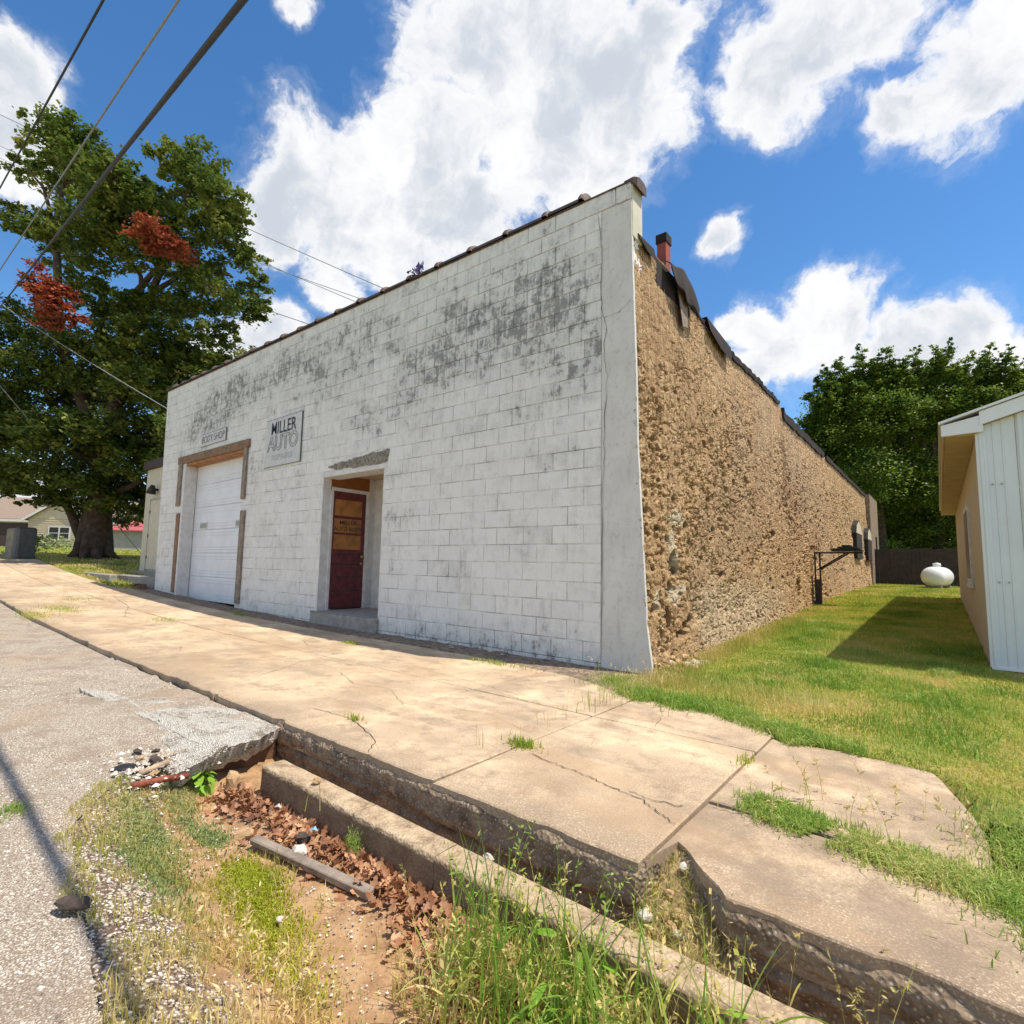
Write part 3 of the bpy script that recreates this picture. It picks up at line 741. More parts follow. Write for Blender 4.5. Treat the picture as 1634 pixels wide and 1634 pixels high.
def fcrack(pts, wd, seed, y=-.0155):
    o = strip('crack', pts, wd, y, M['crack'], fw, seed, .010, 5, axis='xz'); o.location = (0, 0, 0)
fcrack([(-.55, 4.82), (-.51, 4.53), (-.49, 4.23), (-.51, 3.95), (-.49, 3.66), (-.43, 3.50), (-.47, 3.23), (-.43, 2.95), (-.46, 2.41), (-.47, 1.94), (-.48, 1.2), (-.485, .1)], .005, 401)
fcrack([(-.47, 3.60), (-.39, 3.59), (-.28, 3.61), (-.15, 3.70)], .004, 402)
fcrack([(-.495, 1.9), (-.49, .9), (-.49, .0)], .0035, 403)
# wall body behind the face, jambs of the openings
b = MB(); zt = lambda x: float(warp(x, 5.03))
def wallbody(x0, x1, z0, z1a, z1b, y0=.008, y1=.26):
    b.add([(x0, y0, z0), (x1, y0, z0), (x1, y1, z0), (x0, y1, z0), (x0, y0, z1a), (x1, y0, z1b), (x1, y1, z1b), (x0, y1, z1a)],
          [(0, 1, 2, 3), (4, 7, 6, 5), (0, 4, 5, 1), (1, 5, 6, 2), (2, 6, 7, 3), (3, 7, 4, 0)])
wallbody(-13.45, -11.96, -.3, zt(-13.45), zt(-11.96)); wallbody(-11.96, -8.82, 3.24, zt(-11.96), zt(-8.82)); wallbody(-8.82, -5.83, -.3, zt(-8.82), zt(-5.83))
wallbody(-5.83, -4.19, 2.37, zt(-5.83), zt(-4.19)); wallbody(-4.19, -.16, -.3, zt(-4.19), 5.03)
me = mesh('wall_body', b.v, b.f, False, {'grime': [.1] * len(b.v), 'rnd': [.3] * len(b.v)}); obj('wall_body', me, M['block'], fw)
# parapet end block at the corner (cream)
mbs(MB().bbox(-.30, -.138, .006, .24, 4.42, 5.02), 'parapet_end', M['annexw'])
# chipped lintel over the entry
r_ = np.random.RandomState(5)
top = [(-5.70, 2.50), (-5.55, 2.53), (-5.35, 2.56), (-5.15, 2.55), (-4.95, 2.58), (-4.75, 2.57), (-4.5, 2.62), (-4.3, 2.60), (-4.07, 2.62)]
bot = [(-4.10, 2.44), (-4.3, 2.40), (-4.5, 2.41), (-4.75, 2.43), (-4.95, 2.40), (-5.15, 2.44), (-5.35, 2.42), (-5.55, 2.46)]
ring = []
for P_ in (top + bot,):
    for a, c in zip(P_, P_[1:] + P_[:1]):
        for k in range(4):
            t = k / 4; ring.append((a[0] + (c[0] - a[0]) * t + r_.uniform(-.012, .012), a[1] + (c[1] - a[1]) * t + r_.uniform(-.012, .012)))
cxz = (sum(p[0] for p in ring) / len(ring), sum(p[1] for p in ring) / len(ring))
V = [(x, -.0075, z) for x, z in ring] + [(cxz[0] + (x - cxz[0]) * .93, -.0115 - r_.uniform(0, .003), cxz[1] + (z - cxz[1]) * .8) for x, z in ring] + [(cxz[0], -.012, cxz[1])]
n_ = len(ring); F = [(i, (i + 1) % n_, n_ + (i + 1) % n_, n_ + i) for i in range(n_)] + [(n_ + i, n_ + (i + 1) % n_, 2 * n_) for i in range(n_)]
sp('lintel', mesh('lintel', V, F), M['lint'], label='bare rough concrete lintel where the white paint has flaked off above the entry')
mbs(MB().bbox(-5.90, -4.12, -.010, .30, 2.335, 2.41, .004), 'lintel_edge', M['peel'])

# coping tiles
def coping_tile(L, r0=.118):
    n = 10; sec = [(r0 * 1.15 * math.cos(a), r0 * .85 * math.sin(a)) for a in [math.pi * k / n for k in range(n + 1)]]
    m_ = MB(); st = [(0, 1.22), (.05, 1.28), (.075, 1.2), (.08, 1.0), (L, 1.0)]
    for (x, s_) in st: m_.v += [(x, sy * s_, sz_ * s_) for sy, sz_ in sec]
    k1 = n + 1
    for i in range(len(st) - 1):
        for k in range(n): m_.f.append((i * k1 + k, i * k1 + k + 1, (i + 1) * k1 + k + 1, (i + 1) * k1 + k))
    m_.f.append(tuple(range(k1))); m_.f.append(tuple((len(st) - 1) * k1 + k for k in range(k1))[::-1])
    return m_
tile0 = None; x = -.62
px_ = [-.72, -1.22, -1.83, -2.46, -3.10, -3.72, -4.34, -4.98, -5.62, -6.25, -6.87, -7.5, -8.13, -8.76, -9.4, -10.03, -10.66, -11.3, -11.92, -12.55, -13.15]
cm = None
for i, xx in enumerate(px_):
    nxt = px_[i + 1] if i + 1 < len(px_) else -13.75
    if cm is None:
        o = coping_tile(.62).build('coping_tile', M['cap'], shop, True); cm = o
    else: o = clone(cm)
    z = float(warp(xx, 5.03)); zn = float(warp(nxt, 5.03))
    o.location = (xx + 6.8, .10, z + .004 + random.uniform(-.008, .008)); o.rotation_euler = (random.uniform(-.02, .02), -math.atan2(zn - z, xx - nxt), math.pi)
    o.scale = ((xx - nxt) / .62, 1, 1)
# short bevelled end tile with flared lip
e = MB()
sec = lambda x, w_, h_, d_: [(x, .12 - w_, 5.02 - d_), (x, .12 - w_ * .95, 5.02 + h_ * .55), (x, .12 - w_ * .5, 5.02 + h_), (x, .12 + w_ * .5, 5.02 + h_), (x, .12 + w_ * .95, 5.02 + h_ * .55), (x, .12 + w_, 5.02 - d_)]
st = [sec(-.76, .11, .06, .0), sec(-.24, .115, .065, .0), sec(-.235, .125, .088, .01), (sec(-.13, .13, .09, .02)), (sec(-.085, .115, .06, .07))]
for s_ in st: e.v += s_
for i in range(len(st) - 1):
    for k in range(6): e.f.append((i * 6 + k, i * 6 + (k + 1) % 6, (i + 1) * 6 + (k + 1) % 6, (i + 1) * 6 + k))
e.f.append((24, 25, 26, 27, 28, 29)); e.f.append((5, 4, 3, 2, 1, 0))
mbs(e, 'coping_end', M['cap'], label='flared end tile of the coping at the street corner')
# thin reddish bed line under the coping
mbd = MB(); mbd.add([(-13.7, -.02, zt(-13.6) - .012), (-.14, -.02, 5.018), (-.14, -.02, 5.034), (-13.7, -.02, zt(-13.6) + .006), (-13.7, .25, zt(-13.6) - .012), (-.14, .25, 5.018), (-.14, .25, 5.034), (-13.7, .25, zt(-13.6) + .006)], [(0, 1, 2, 3), (4, 7, 6, 5), (0, 4, 5, 1), (3, 2, 6, 7), (1, 5, 6, 2), (0, 3, 7, 4)])
mbs(mbd, 'coping_bed', M['cap'])

# ---- side wall
def side_top(y):
    z = np.interp(y, [0, .2, .8, .95, 1.6, 2.0, 3, 6.4, 6.7, 15, 20.6], [4.44, 4.46, 4.5, 4.52, 4.32, 4.28, 4.2, 4.2, 4.02, 3.97, 3.96])
    return z + .05 * (fbm(y * 6, y * 0, 95, 4) - .5) * (y > .3)
def side_wall():
    ys = [0.0]; 
    while ys[-1] < 20.6: ys.append(ys[-1] + .016 + .0042 * ys[-1])
    ys = np.array(ys); ts = np.linspace(0, 1, 400); Yg, T, F = grid(ys, ts)
    zb_ = H(np.float64(0.), Yg) - .15; zt_ = side_top(Yg); Z = zb_ + (zt_ - zb_) * T
    base = edge_x(Z) - .012
    rough = .35 + .65 * ss(4.0, 2.7, Z + .5 * (fbm(Yg * .6, Z * .6, 96, 2) - .5))
    n1 = fbm(Yg * 3.2, Z * 3.6, 97, 5, .62); n2 = fbm(Yg * 16, Z * 13, 98, 4, .6)
    ridg = np.abs(fbm(Yg * 7, Z * 8, 99, 4, .55) - .5) * 2
    corr = np.sin(Yg * 2 * np.pi / .075) * .5
    flat = ss(.50, .62, fbm(Yg * 1.1, Z * 1.3, 101, 3))
    n3 = fbm(Yg * 38, Z * 34, 104, 3, .6)
    n0 = fbm(Yg * 1.7, Z * 1.9, 105, 3, .55)
    d = rough * (.055 * (n0 - .5) + .046 * (n1 - .5) + .026 * (n2 - .5) + .022 * (n3 - .5) - .030 * ss(.16, 0, ridg)) * (1 - .5 * flat) + .004 * corr * (.4 + flat)
    # clay-tile courses that remain readable
    row = np.floor(Z / .30); cell = vnoise2(np.floor(Yg / .32 + .5 * (row % 2)) * 7.3, row * 5.1, 102)
    d += .012 * (cell - .5) * (1 - .4 * rough)
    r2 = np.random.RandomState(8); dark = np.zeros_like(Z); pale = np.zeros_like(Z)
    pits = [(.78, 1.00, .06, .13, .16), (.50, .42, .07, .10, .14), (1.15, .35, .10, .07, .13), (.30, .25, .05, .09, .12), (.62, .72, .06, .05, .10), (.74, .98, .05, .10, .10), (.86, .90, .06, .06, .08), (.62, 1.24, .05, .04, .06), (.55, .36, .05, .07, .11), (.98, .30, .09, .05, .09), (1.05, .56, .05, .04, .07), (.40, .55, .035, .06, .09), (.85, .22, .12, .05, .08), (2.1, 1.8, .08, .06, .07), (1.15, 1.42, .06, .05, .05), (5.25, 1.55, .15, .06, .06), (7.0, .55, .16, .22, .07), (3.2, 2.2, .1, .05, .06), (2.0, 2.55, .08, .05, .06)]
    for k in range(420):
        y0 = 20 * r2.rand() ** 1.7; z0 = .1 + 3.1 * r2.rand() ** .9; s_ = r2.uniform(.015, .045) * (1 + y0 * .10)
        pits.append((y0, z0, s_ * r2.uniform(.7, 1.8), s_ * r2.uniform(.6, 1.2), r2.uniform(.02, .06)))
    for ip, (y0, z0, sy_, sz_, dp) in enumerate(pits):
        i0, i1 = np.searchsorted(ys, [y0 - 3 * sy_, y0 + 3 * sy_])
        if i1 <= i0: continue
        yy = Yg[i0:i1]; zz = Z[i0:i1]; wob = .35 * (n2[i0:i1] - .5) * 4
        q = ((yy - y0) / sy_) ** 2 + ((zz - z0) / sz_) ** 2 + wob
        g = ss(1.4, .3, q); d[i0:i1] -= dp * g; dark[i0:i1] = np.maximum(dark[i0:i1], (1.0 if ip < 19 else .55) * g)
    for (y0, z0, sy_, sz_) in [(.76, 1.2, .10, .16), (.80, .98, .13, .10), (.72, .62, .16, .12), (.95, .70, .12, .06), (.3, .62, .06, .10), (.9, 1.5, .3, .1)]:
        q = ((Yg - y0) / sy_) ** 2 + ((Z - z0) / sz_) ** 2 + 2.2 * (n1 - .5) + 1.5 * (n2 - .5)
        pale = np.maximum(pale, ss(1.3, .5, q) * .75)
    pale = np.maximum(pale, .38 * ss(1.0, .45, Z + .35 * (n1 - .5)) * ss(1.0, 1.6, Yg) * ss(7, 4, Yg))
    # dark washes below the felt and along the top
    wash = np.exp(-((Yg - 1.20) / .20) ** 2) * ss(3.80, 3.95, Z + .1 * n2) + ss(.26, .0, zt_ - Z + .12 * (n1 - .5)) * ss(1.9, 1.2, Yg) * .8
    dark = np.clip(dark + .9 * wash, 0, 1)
    # belly and broken foot next to the corner
    d += .05 * ss(.9, .1, Z) * ss(1.6, .4, Yg) * (n1 - .3)
    X = base + d
    X[0, :] = edge_x(Z[0, :]) - .02
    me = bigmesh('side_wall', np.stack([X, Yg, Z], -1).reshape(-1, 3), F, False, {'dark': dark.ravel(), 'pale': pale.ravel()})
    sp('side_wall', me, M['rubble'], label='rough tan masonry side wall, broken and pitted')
side_wall()
# solid core, rear pier, other walls, roof
core = MB(); core.box(-13.3, -.30, 1.13, 20.7, -.2, 3.90); core.box(-4.1, -.30, .27, 1.128, -.2, 3.90); core.box(-8.0, -5.95, .27, 1.128, -.2, 3.90)
mbs(core, 'rear_walls', M['greyw'])
mbs(MB().box(-.30, -.16, .27, 20.7, -.2, 3.93), 'side_wall_core', M['lint'])
rp = MB().bbox(-.6, .02, 20.6, 23.6, .1, 4.02, .01); mbs(rp, 'rear_wall_section', M['earthwall'] if 'earthwall' in M else M['debris'])
# low parapet rim and the black strip on top of it
def top_strip(y0, y1, z0, z1, xo, xi, name, seed):
    ys = np.arange(y0, y1 + .01, .12); r3 = np.random.RandomState(seed); V = []; F = []
    for y in ys:
        zt_ = float(side_top(np.float64(y))); ex = float(edge_x(zt_)); j = r3.uniform(-.02, .02); j2 = r3.uniform(-.012, .012)
        V += [(ex + xo, y, zt_ - z0 + j), (ex + xo + .012 + j2, y, zt_ + z1 + j2), (ex - xi, y, zt_ + z1 + j2), (ex - xi, y, zt_ - z0)]
    for i in range(len(ys) - 1):
        for k in range(4): F.append((4 * i + k, 4 * i + (k + 1) % 4, 4 * i + 4 + (k + 1) % 4, 4 * i + 4 + k))
    F += [(0, 1, 2, 3), (len(V) - 1, len(V) - 2, len(V) - 3, len(V) - 4)]
    return sp(name, mesh(name, V, F), M['felt'])
top_strip(6.55, 11.2, .09, .06, .03, .25, 'roof_edge_felt', 1)
top_strip(11.5, 20.4, .05, .06, .03, .25, 'roof_edge_felt', 2)
top_strip(3.1, 6.45, .035, .04, .015, .2, 'roof_edge_felt', 3); top_strip(1.66, 2.2, .03, .03, .01, .2, 'roof_edge_felt', 4)
# curled felt flap, smooth hump
def flap():
    ys = np.linspace(.80, 1.68, 24); ts = np.linspace(0, 1, 12); Yg, T, F = grid(ys, ts)
    u = (Yg - .80) / .88
    ztop = np.interp(u, [0, .25, .5, .75, .9, 1], [4.50, 4.56, 4.61, 4.62, 4.55, 4.36])
    zl = np.interp(u, [0, .2, .6, .9, 1], [4.40, 4.28, 4.16, 4.12, 4.20]) + .02 * np.sin(u * 19)
    Z = ztop + (zl - ztop) * T; X = -.12 + .07 * np.sin(T * 1.57) + .02 * u + .012 * np.sin(u * 14 + T * 3)
    me = bigmesh('felt_flap', np.stack([X, Yg, Z], -1).reshape(-1, 3), F, True)
    o = sp('felt_flap', me, M['felt'], label='black roofing felt curled over the broken wall top')
    md = o.modifiers.new('thick', 'SOLIDIFY'); md.thickness = .008
    V = []; 
    mbs(MB().box(-.30, -.15, .62, 1.64, 4.15, 4.47), 'felt_strip', M['felt'])
    mb = MB(); mb.add([(-.10, 1.12, 4.36), (-.09, 1.42, 4.30), (-.085, 1.40, 3.90), (-.085, 1.24, 3.86)], [(0, 1, 2, 3)]); mb.add([(-.11, 1.12, 4.36), (-.10, 1.42, 4.30), (-.095, 1.40, 3.90), (-.095, 1.24, 3.86)], [(3, 2, 1, 0)])
    mbs(mb, 'felt_strip', M['shingle'])
    mb = MB(); mb.add([(-.10, 2.14, 4.34), (-.09, 3.15, 4.24), (-.07, 3.12, 4.00), (-.07, 2.6, 4.05), (-.07, 2.2, 4.16), (-.20, 2.14, 4.34), (-.19, 3.15, 4.24)], [(0, 1, 2, 3, 4), (0, 5, 6, 1)])
    mbs(mb, 'felt_strip', M['felt'])
    mb = MB(); mb.add([(-.13, .12, 4.50), (-.12, .50, 4.50), (-.11, .55, 4.36), (-.11, .3, 4.38), (-.11, .13, 4.44), (-.22, .12, 4.50), (-.22, .5, 4.5)], [(0, 1, 2, 3, 4), (0, 5, 6, 1)])
    mbs(mb, 'felt_strip', M['felt'])
flap()
roof = mbs(MB().box(-13.3, -.3, .27, 20.6, 3.91, 3.99), 'roof', M['felt'])
ch = MB().bbox(-.36, -.24, 1.12, 1.26, 4.0, 5.0, .005); o = ch.build('chimney', M['brick_red'], roof)
ch = MB().bbox(-.372, -.228, 1.108, 1.272, 4.96, 5.08, .006).build('chimney_cap', M['felt'], roof)
# side windows with pointed heads
for (y0, y1, zs_, zh) in ((15.85, 17.3, 1.35, 2.2), (19.15, 20.45, 1.35, 2.15)):
    ym = (y0 + y1) / 2; arch = [(y0, zs_), (y1, zs_), (y1, zh), (y1 - .12 * (y1 - y0), zh + .26), (ym, zh + .46), (y0 + .12 * (y1 - y0), zh + .26), (y0, zh)]
    mb = MB(); mb.v = [(.035, y, z) for y, z in arch] + [(-.12, y, z) for y, z in arch]; n = len(arch)
    mb.f = [tuple(range(n))] + [(i, (i + 1) % n, n + (i + 1) % n, n + i) for i in range(n)]
    o = mbs(mb, 'side_window', M['boarded'], label='dark arched window near the rear of the side wall')
    mb = MB(); a2 = [(y0, zh), (y1, zh), (y1 - .12 * (y1 - y0), zh + .26), (ym, zh + .42), (y0 + .12 * (y1 - y0), zh + .26)]
    mb.v = [(.0395, y, z) for y, z in a2] + [(.036, y, z) for y, z in a2]; mb.f = [(0, 1, 2, 3, 4)] + [(i, (i + 1) % 5, 5 + (i + 1) % 5, 5 + i) for i in range(5)]
    mb.build('arch_board', M['beige'], o)
mb = MB().bbox(.02, .035, 22.2, 22.75, 1.45, 2.4, .003); mbs(mb, 'side_window', M['dark_glass'])
mbs(MB().box(-.62, .0, 20.6, 23.6, 4.02, 4.08), 'rear_parapet', M['felt'])

# ---- garage opening
mbs(MB().box(-8.85, -8.825, .0, .30, -.1, 3.22), 'garage_jamb', M['peel'])
gd = empty('garage_door', (0, 0, 0)); gd.parent = shop; gd.location = (6.8, 0, 0); gd['label'] = 'white sectional roll-up garage door'
zs0 = -.02; ph = .545
prof = [(0, 0), (.012, -.004), (.02, 0), (.06, 0), (.07, .006), (.08, 0), (.12, 0), (.13, .006), (.14, 0), (.25, 0), (.39, 0), (.40, .006), (.41, 0), (.45, 0), (.46, .006), (.47, 0), (.51, 0), (.541, .004)]
gp = None
for k in range(6):
    mb = MB(); 
    for (dz, dy) in prof: mb.v += [(-11.93, .25 + dy * 1.6, dz), (-8.84, .25 + dy * 1.6, dz)]
    for i in range(len(prof) - 1): mb.f.append((2 * i, 2 * i + 1, 2 * i + 3, 2 * i + 2))
    if gp is None: gp = mb.build('door_panel', M['gdoor'], gd); o = gp
    else: o = clone(gp)
    o.location = (0, 0, zs0 + k * ph)
for (x0, x1) in ((-11.52, -11.10), (-9.62, -9.20)):
    o = MB().bbox(x0, x1, .235, .262, 1.63, 1.79, .004).build('window', M['white_paint'], gd)
    MB().box(x0 + .03, x1 - .03, .231, .2345, 1.655, 1.765).build('pane', M['greyw'], o)
# brown boards on the face and under the lintel
def board(x0, x1, z0, z1, m=M['brown_wood'], y0=-.045, y1=-.004, tl=0):
    mb = MB().bbox(x0, x1, y0, y1, z0, z1, .004); mb.v = [(x + tl * (z - z0), y, z) for x, y, z in mb.v]
    return mbs(mb, 'trim_board', m)
mb = MB().bbox(-12.42, -8.62, -.045, -.004, 3.24, 3.42, .004); mb.v = [(x, y, z - .03 * (x + 12.4) / 3.8) for x, y, z in mb.v]; mbs(mb, 'trim_board', M['brown_wood'])
board(-12.36, -12.16, 2.20, 3.25, M['grey_wood']); board(-12.22, -12.02, .12, 2.02, M['brown_wood'], tl=-.02)
board(-8.83, -8.68, 2.16, 3.22, M['grey_wood']); board(-8.79, -8.62, .06, 1.92, M['grey_wood'])
mbs(MB().bbox(-11.95, -8.84, -.002, .26, 3.17, 3.238, .004), 'head_board', M['ply'])
mbs(MB().bbox(-12.03, -11.93, -.03, .24, -.02, 3.17, .004), 'garage_jamb', M['peel'])

# ---- entry recess
rec = MB()
rec.box(-5.86, -5.823, -.002, .15, -.1, 2.36); rec.box(-5.86, -5.823, .93, 1.12, -.1, 2.9)
rec.box(-5.86, -4.15, 1.06, 1.12, -.1, 2.9); rec.box(-4.195, -4.16, .002, 1.06, -.1, 2.9)
mbs(rec, 'recess_walls', M['peel'])
mbs(MB().box(-5.86, -4.15, .01, 1.10, 2.43, 2.47), 'recess_ceiling', M['soffit'])
mbs(MB().bbox(-5.845, -5.828, .15, .93, 2.20, 2.43, .002), 'transom', M['ply2'], label='orange plywood panel over the entry door')
# frame (y = along the recess)
fr = MB().bbox(-5.86, -5.80, .145, .195, .10, 2.20, .003).bbox(-5.86, -5.80, .86, .935, .10, 2.20, .003).bbox(-5.86, -5.798, .145, .935, 2.14, 2.20, .003)
mbs(fr, 'door_frame', M['peel'])
dr = MB().bbox(-5.85, -5.815, .195, .86, .13, 2.14, .003); door = mbs(dr, 'entry_door', M['maroon'], label='maroon entry door with orange boarded panes')
for (z0, z1, m_) in ((1.72, 2.00, 'ply'), (1.43, 1.67, 'ply'), (1.14, 1.39, 'ply')):
    MB().bbox(-5.822, -5.808, .235, .775, z0, z1, .003).build('pane', M[m_], door)
for z in (.42, .66, .88, 1.05): MB().box(-5.8148, -5.812, .23, .82, z, z + .012).build('rail_line', M['black'], door)
MB().tube([(-5.815, .80, 1.02), (-5.76, .80, 1.02)], [.028, .032], 12).build('knob', M['brass'], door, True)
MB().tube([(-5.815, .80, .90), (-5.79, .80, .90)], [.024, .024], 12).build('lock', M['brass'], door, True)
stp = MB().bbox(-5.95, -4.16, -.075, 1.06, -.12, .118, .022)
rr = np.random.RandomState(4); stp.v = [(x + rr.uniform(-.02, .02) * (y < 0), y + rr.uniform(-.015, .02) * (y < 0), z + rr.uniform(-.008, .004) * (z > 0)) for x, y, z in stp.v]
mbs(stp, 'step', M['found'], label='chipped concrete step below the entry door')

# ---- lettering
def text(body, size, mat_, parent, M4, bold=0.0, outline=0.0, xs=1.0, align='CENTER', extr=.0006):
    c = bpy.data.curves.new('lettering', 'FONT'); c.body = body; c.size = size; c.align_x = align; c.align_y = 'CENTER'; c.offset = bold; c.resolution_u = 3
    if outline: c.fill_mode = 'NONE'; c.bevel_depth = outline; c.bevel_resolution = 0
    else: c.extrude = extr
    t = bpy.data.objects.new('tmp', c); COL.objects.link(t)
    dg = bpy.context.evaluated_depsgraph_get(); me = bpy.data.meshes.new_from_object(t.evaluated_get(dg)); bpy.data.objects.remove(t)
    me.name = 'lettering'; me.transform(M4 @ Matrix.Diagonal((xs, 1, 1, 1)))
    me.materials.clear(); return obj('lettering', me, mat_, parent)
FX = Matrix(((1, 0, 0, 0), (0, 0, -1, 0), (0, 1, 0, 0), (0, 0, 0, 1)))       # faces -y
SX = Matrix(((0, 0, 1, 0), (1, 0, 0, 0), (0, 1, 0, 0), (0, 0, 0, 1)))        # faces +x, reads along +y
def T4(x, y, z): return Matrix.Translation((x, y, z))
text('MILLER', .10, M['black'], door, T4(-5.8065, .505, 1.60) @ SX, .001, 0, 1.15)
text('AUTO BODY', .10, M['black'], door, T4(-5.8065, .505, 1.49) @ SX, .001, 0, .96)
def sign(name, x0, x1, z0, z1, label, tilt=0):
    cx = (x0 + x1) / 2; cz = (z0 + z1) / 2; e_ = empty(name, (cx, -.012, cz), label, 'sign'); w_ = (x1 - x0) / 2; h_ = (z1 - z0) / 2
    MB().bbox(-w_, w_, -.012, .006, -h_, h_, .002).build('sign_board', M['sign'], e_)
    mb = MB().box(w_ - .012, w_ + .002, -.015, .005, -h_, h_).box(-w_, w_ - .012, -.015, -.0125, -h_ - .002, -h_ + .008).box(-w_, w_, -.0145, -.0125, h_ - .006, h_ + .002)
    mb.build('sign_rim', M['sign_edge'], e_); return e_
s1 = sign('wall_sign', -7.93, -6.60, 2.70, 3.63, 'white MILLER AUTO sign board fixed to the block wall left of the entry')
text('MILLER', .34, M['black'], s1, T4(0, -.0155, .265) @ FX, .0035, 0, .88)
text('AUTO', .40, M['greyink'], s1, T4(0, -.016, -.03) @ FX, .006, .006, 1.0)
text('REPAIRS', .15, M['greyink'], s1, T4(0, -.0155, -.30) @ FX, .0, .0012, 1.45)
s2 = sign('wall_sign', -11.14, -9.78, 3.52, 3.81, 'small faded BODY SHOP sign above the garage door')
text('BODY SHOP', .24, M['sign_edge'], s2, T4(0, -.0155, 0) @ FX, -.002, 0, .92)
# purple rag on the coping
mb = MB(); rr = np.random.RandomState(12)
for k in range(40):
    c_ = (rr.uniform(-.14, .14), rr.uniform(-.10, .03), rr.uniform(-.05, .07)); s_ = rr.uniform(.03, .06)
    mb.add([(c_[0] + rr.uniform(-s_, s_), c_[1] + rr.uniform(-s_, s_), c_[2] + rr.uniform(-s_, s_)) for _ in range(4)], [(0, 1, 2), (0, 2, 3), (0, 1, 3)])
mb.build('rag', M['purple'], None, label='crumpled faded purple cloth caught on the coping tiles', category='cloth').location = (-3.62, .04, 5.25)

# ------------------------------------------------------------------ annex behind the left corner
an = empty('annex_building', (-16, 1.2, .3), label='cream flat-roofed building behind the left corner of the shop', category='building')
def ab(mb, name, m, parent=None, smooth=False, **p):
    par = parent or an; o = mb.build(name, m, par, smooth, **p)
    if par.type == 'EMPTY': o.location = -Vector(par.location)
    return o
ab(MB().box(-18.95, -13.75, 1.2, 9, .1, 3.92), 'wall', M['annexw']); ab(MB().box(-19.05, -13.7, 1.1, 9.1, 3.92, 4.2), 'roof_edge', M['darkroof'])
o = ab(MB().bbox(-18.25, -17.05, 1.16, 1.198, .55, 2.83, .004), 'door', M['annexw']); MB().box(-18.29, -18.25, 1.15, 1.197, .5, 2.88).box(-18.29, -17.0, 1.15, 1.197, 2.83, 2.88).build('door_frame', M['greyw'], o)
MB().box(-18.24, -18.19, 1.14, 1.158, .9, 1.0).box(-18.24, -18.19, 1.14, 1.158, 1.6, 1.7).box(-18.24, -18.19, 1.14, 1.158, 2.4, 2.5).build('hinge', M['darkmetal'], o)
ab(MB().tube([(-17.78, 1.19, 3.16), (-17.78, 1.05, 3.18)], .04, 8).tube([(-17.78, 1.05, 3.30), (-17.78, 1.02, 3.18), (-17.78, 1.0, 3.02)], [.06, .11, .15], 12), 'wall_lamp', M['darkmetal'], None, True)
ab(MB().box(-19, -13.7, 1.0, 1.19, .15, .5), 'plinth', M['found'])
st = MB().bbox(-16.9, -13.7, .05, .30, .10, .42, .02).build('low_kerb', M['found'], None, label='low concrete kerb beside the left end of the shop', category='kerb')
st = MB().bbox(-18.9, -16.0, -.35, -.15, .20, .44, .02).build('low_kerb', M['found'], None, label='long low concrete edging by the dry grass, nearer the tree', category='kerb')
rr = np.random.RandomState(33); mb = MB()
for k in range(9):
    x0 = -14.5 + k * .11; mb.bbox(x0, x0 + .07, -.25 + rr.uniform(-.03, .03), -.12, .10, .18 + rr.uniform(0, .08), .008)
mb.build('brick_edging', M['earth'], None, label='row of small dark bricks standing at the left foot of the shop', category='edging')

